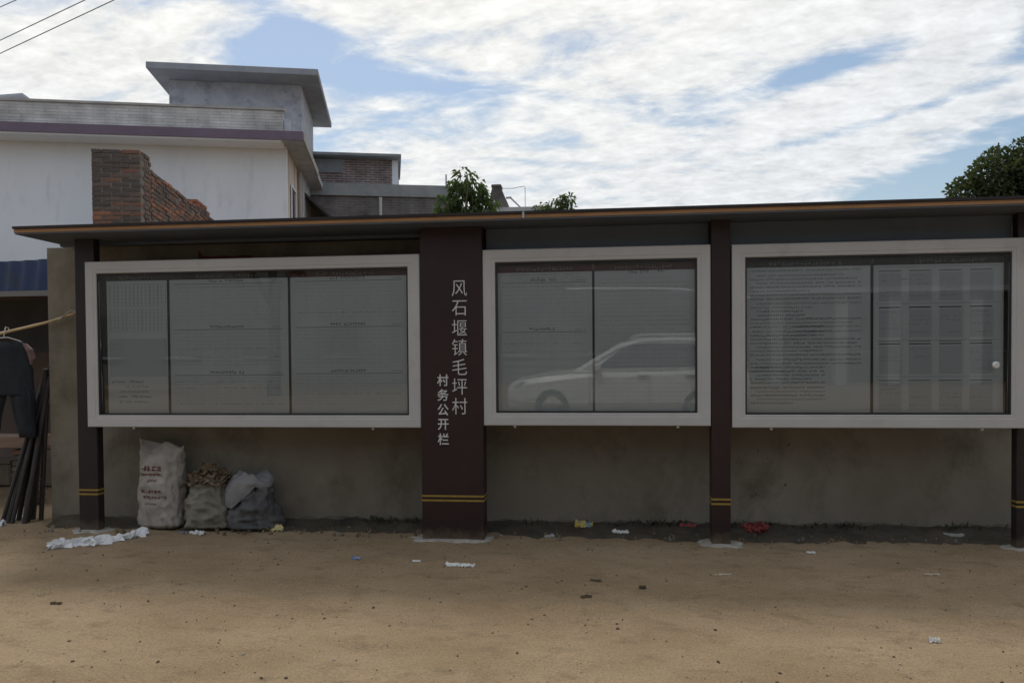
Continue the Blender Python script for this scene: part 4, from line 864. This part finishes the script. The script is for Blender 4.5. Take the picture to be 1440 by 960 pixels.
for sgn in (-1, 1):
    def side(x, z):     # y of cabin side at height z
        for a_, b_ in zip(gs, gs[1:]):
            if a_[0] <= x <= b_[0]:
                q = (x-a_[0])/(b_[0]-a_[0]); zl, zt, wl, wt = [a_[i]+(b_[i]-a_[i])*q for i in (1, 2, 3, 4)]
                f_ = (z-zl)/max(.01, (zt-.06-zl)); return sgn*(wl+(wt+.03-wl)*f_+.022)
    def win(poly, nm):
        m = MB(); m.loft([[(x, side(x, z)-sgn*.05, z) for x, z in poly], [(x, side(x, z), z) for x, z in poly]]); return m.build(nm, cglass, car)
    win([(-.60, 1.06), (.40, 1.07), (.36, 1.52), (.15, 1.51), (-.15, 1.40)], 'window'); win([(.46, 1.07), (1.22, 1.09), (1.16, 1.53), (.44, 1.53)], 'window'); win([(1.30, 1.09), (1.86, 1.13), (1.70, 1.42), (1.26, 1.52)], 'window')
    win([(.395, 1.072), (.465, 1.072), (.445, 1.525), (.355, 1.52)], 'pillar_cover'); win([(1.215, 1.092), (1.305, 1.092), (1.265, 1.515), (1.155, 1.525)], 'pillar_cover')
    for pts in ([(-.85, 1.03), (-.15, 1.445), (.25, 1.555), (.9, 1.585), (1.5, 1.56), (1.85, 1.46)], [(-.75, 1.045), (.4, 1.055), (1.3, 1.075), (1.95, 1.10)]):
        m = MB(); m.tube([(x, side(x, z)+sgn*.004, z) for x, z in pts], .011, 6); m.build('chrome_strip', chromec, car)
    m = MB(); m.tube([(x, sgn*.60, z) for x, z in ((.1, 1.62), (.3, 1.70), (1.4, 1.70), (1.7, 1.62))], .016, 6); m.build('roof_rail', chromec, car)
    for xd in (.30, 1.20): m = MB(); m.box(xd-.10, xd+.10, sgn*.925-.02, sgn*.925+.02, .90, .935, .008); m.build('door_handle', chromec, car)
    for xd in (-.72, .43, 1.32): m = MB(); m.box(xd-.004, xd+.004, sgn*.9055-.004, sgn*.9055+.004, .36, .92); m.build('door_seam', trim, car)
    m = MB(); m.box(-.66, -.50, sgn*1.0-.09, sgn*1.0+.09, 1.02, 1.16, .03); m.build('mirror', paint, car)
    m = MB(); m.loft([[(-2.345+.02*k, sgn*(.62-.03*k), .66+.0*k), (-2.15+.0*k, sgn*(.885), .74), (-1.95, sgn*.90, .86), (-2.26, sgn*(.66), .79)] for k in (0, 1)]); m.build('headlight', mat('lamp_glass', (.7, .72, .74), .1), car)
    m = MB(); m.box(2.18, 2.335, sgn*.70-.10, sgn*.70+.10, .82, 1.02, .02); m.build('tail_light', mat('tail_red', (.35, .02, .02), .2), car)
    for xw in (-1.45, 1.38):
        m = MB(); y0 = sgn*.80
        m.loft([[(xw+r*math.cos(a), y0+sgn*dy, .335+r*math.sin(a)) for a in [k*math.pi/12 for k in range(24)]] for r, dy in ((.30, -.12), (.335, -.10), (.335, .09), (.30, .112), (.21, .112), (.21, .06))]); wh = m.build('wheel', rub, car, smooth=False)
        m = MB(); m.loft([[(xw+r*math.cos(a), y0+sgn*dy, .335+r*math.sin(a)) for a in [k*math.pi/12 for k in range(24)]] for r, dy in ((.208, .07), (.208, .105), (.19, .10), (.06, .075), (.05, .10))]); m.build('rim', chromec, wh)
m = MB(); m.loft([[(x, y, z) for y in (-.62*q, .62*q) for q in (1,)] for x, z, q in ((-1.01, 1.0, 1), (-.6, 1.27, 1))], cap=False, closed=False)
m = MB(); m.quad((-.96, -.70, 1.04), (-.96, .70, 1.04), (-.30, .60, 1.465), (-.30, -.60, 1.465)); m.v = [(x-.03, y, z+.03) for x, y, z in m.v]; o = m.build('windscreen', cglass, car)
m = MB(); m.box(-2.372, -2.30, -.45, .45, .50, .68, .02); m.build('grille', trim, car)
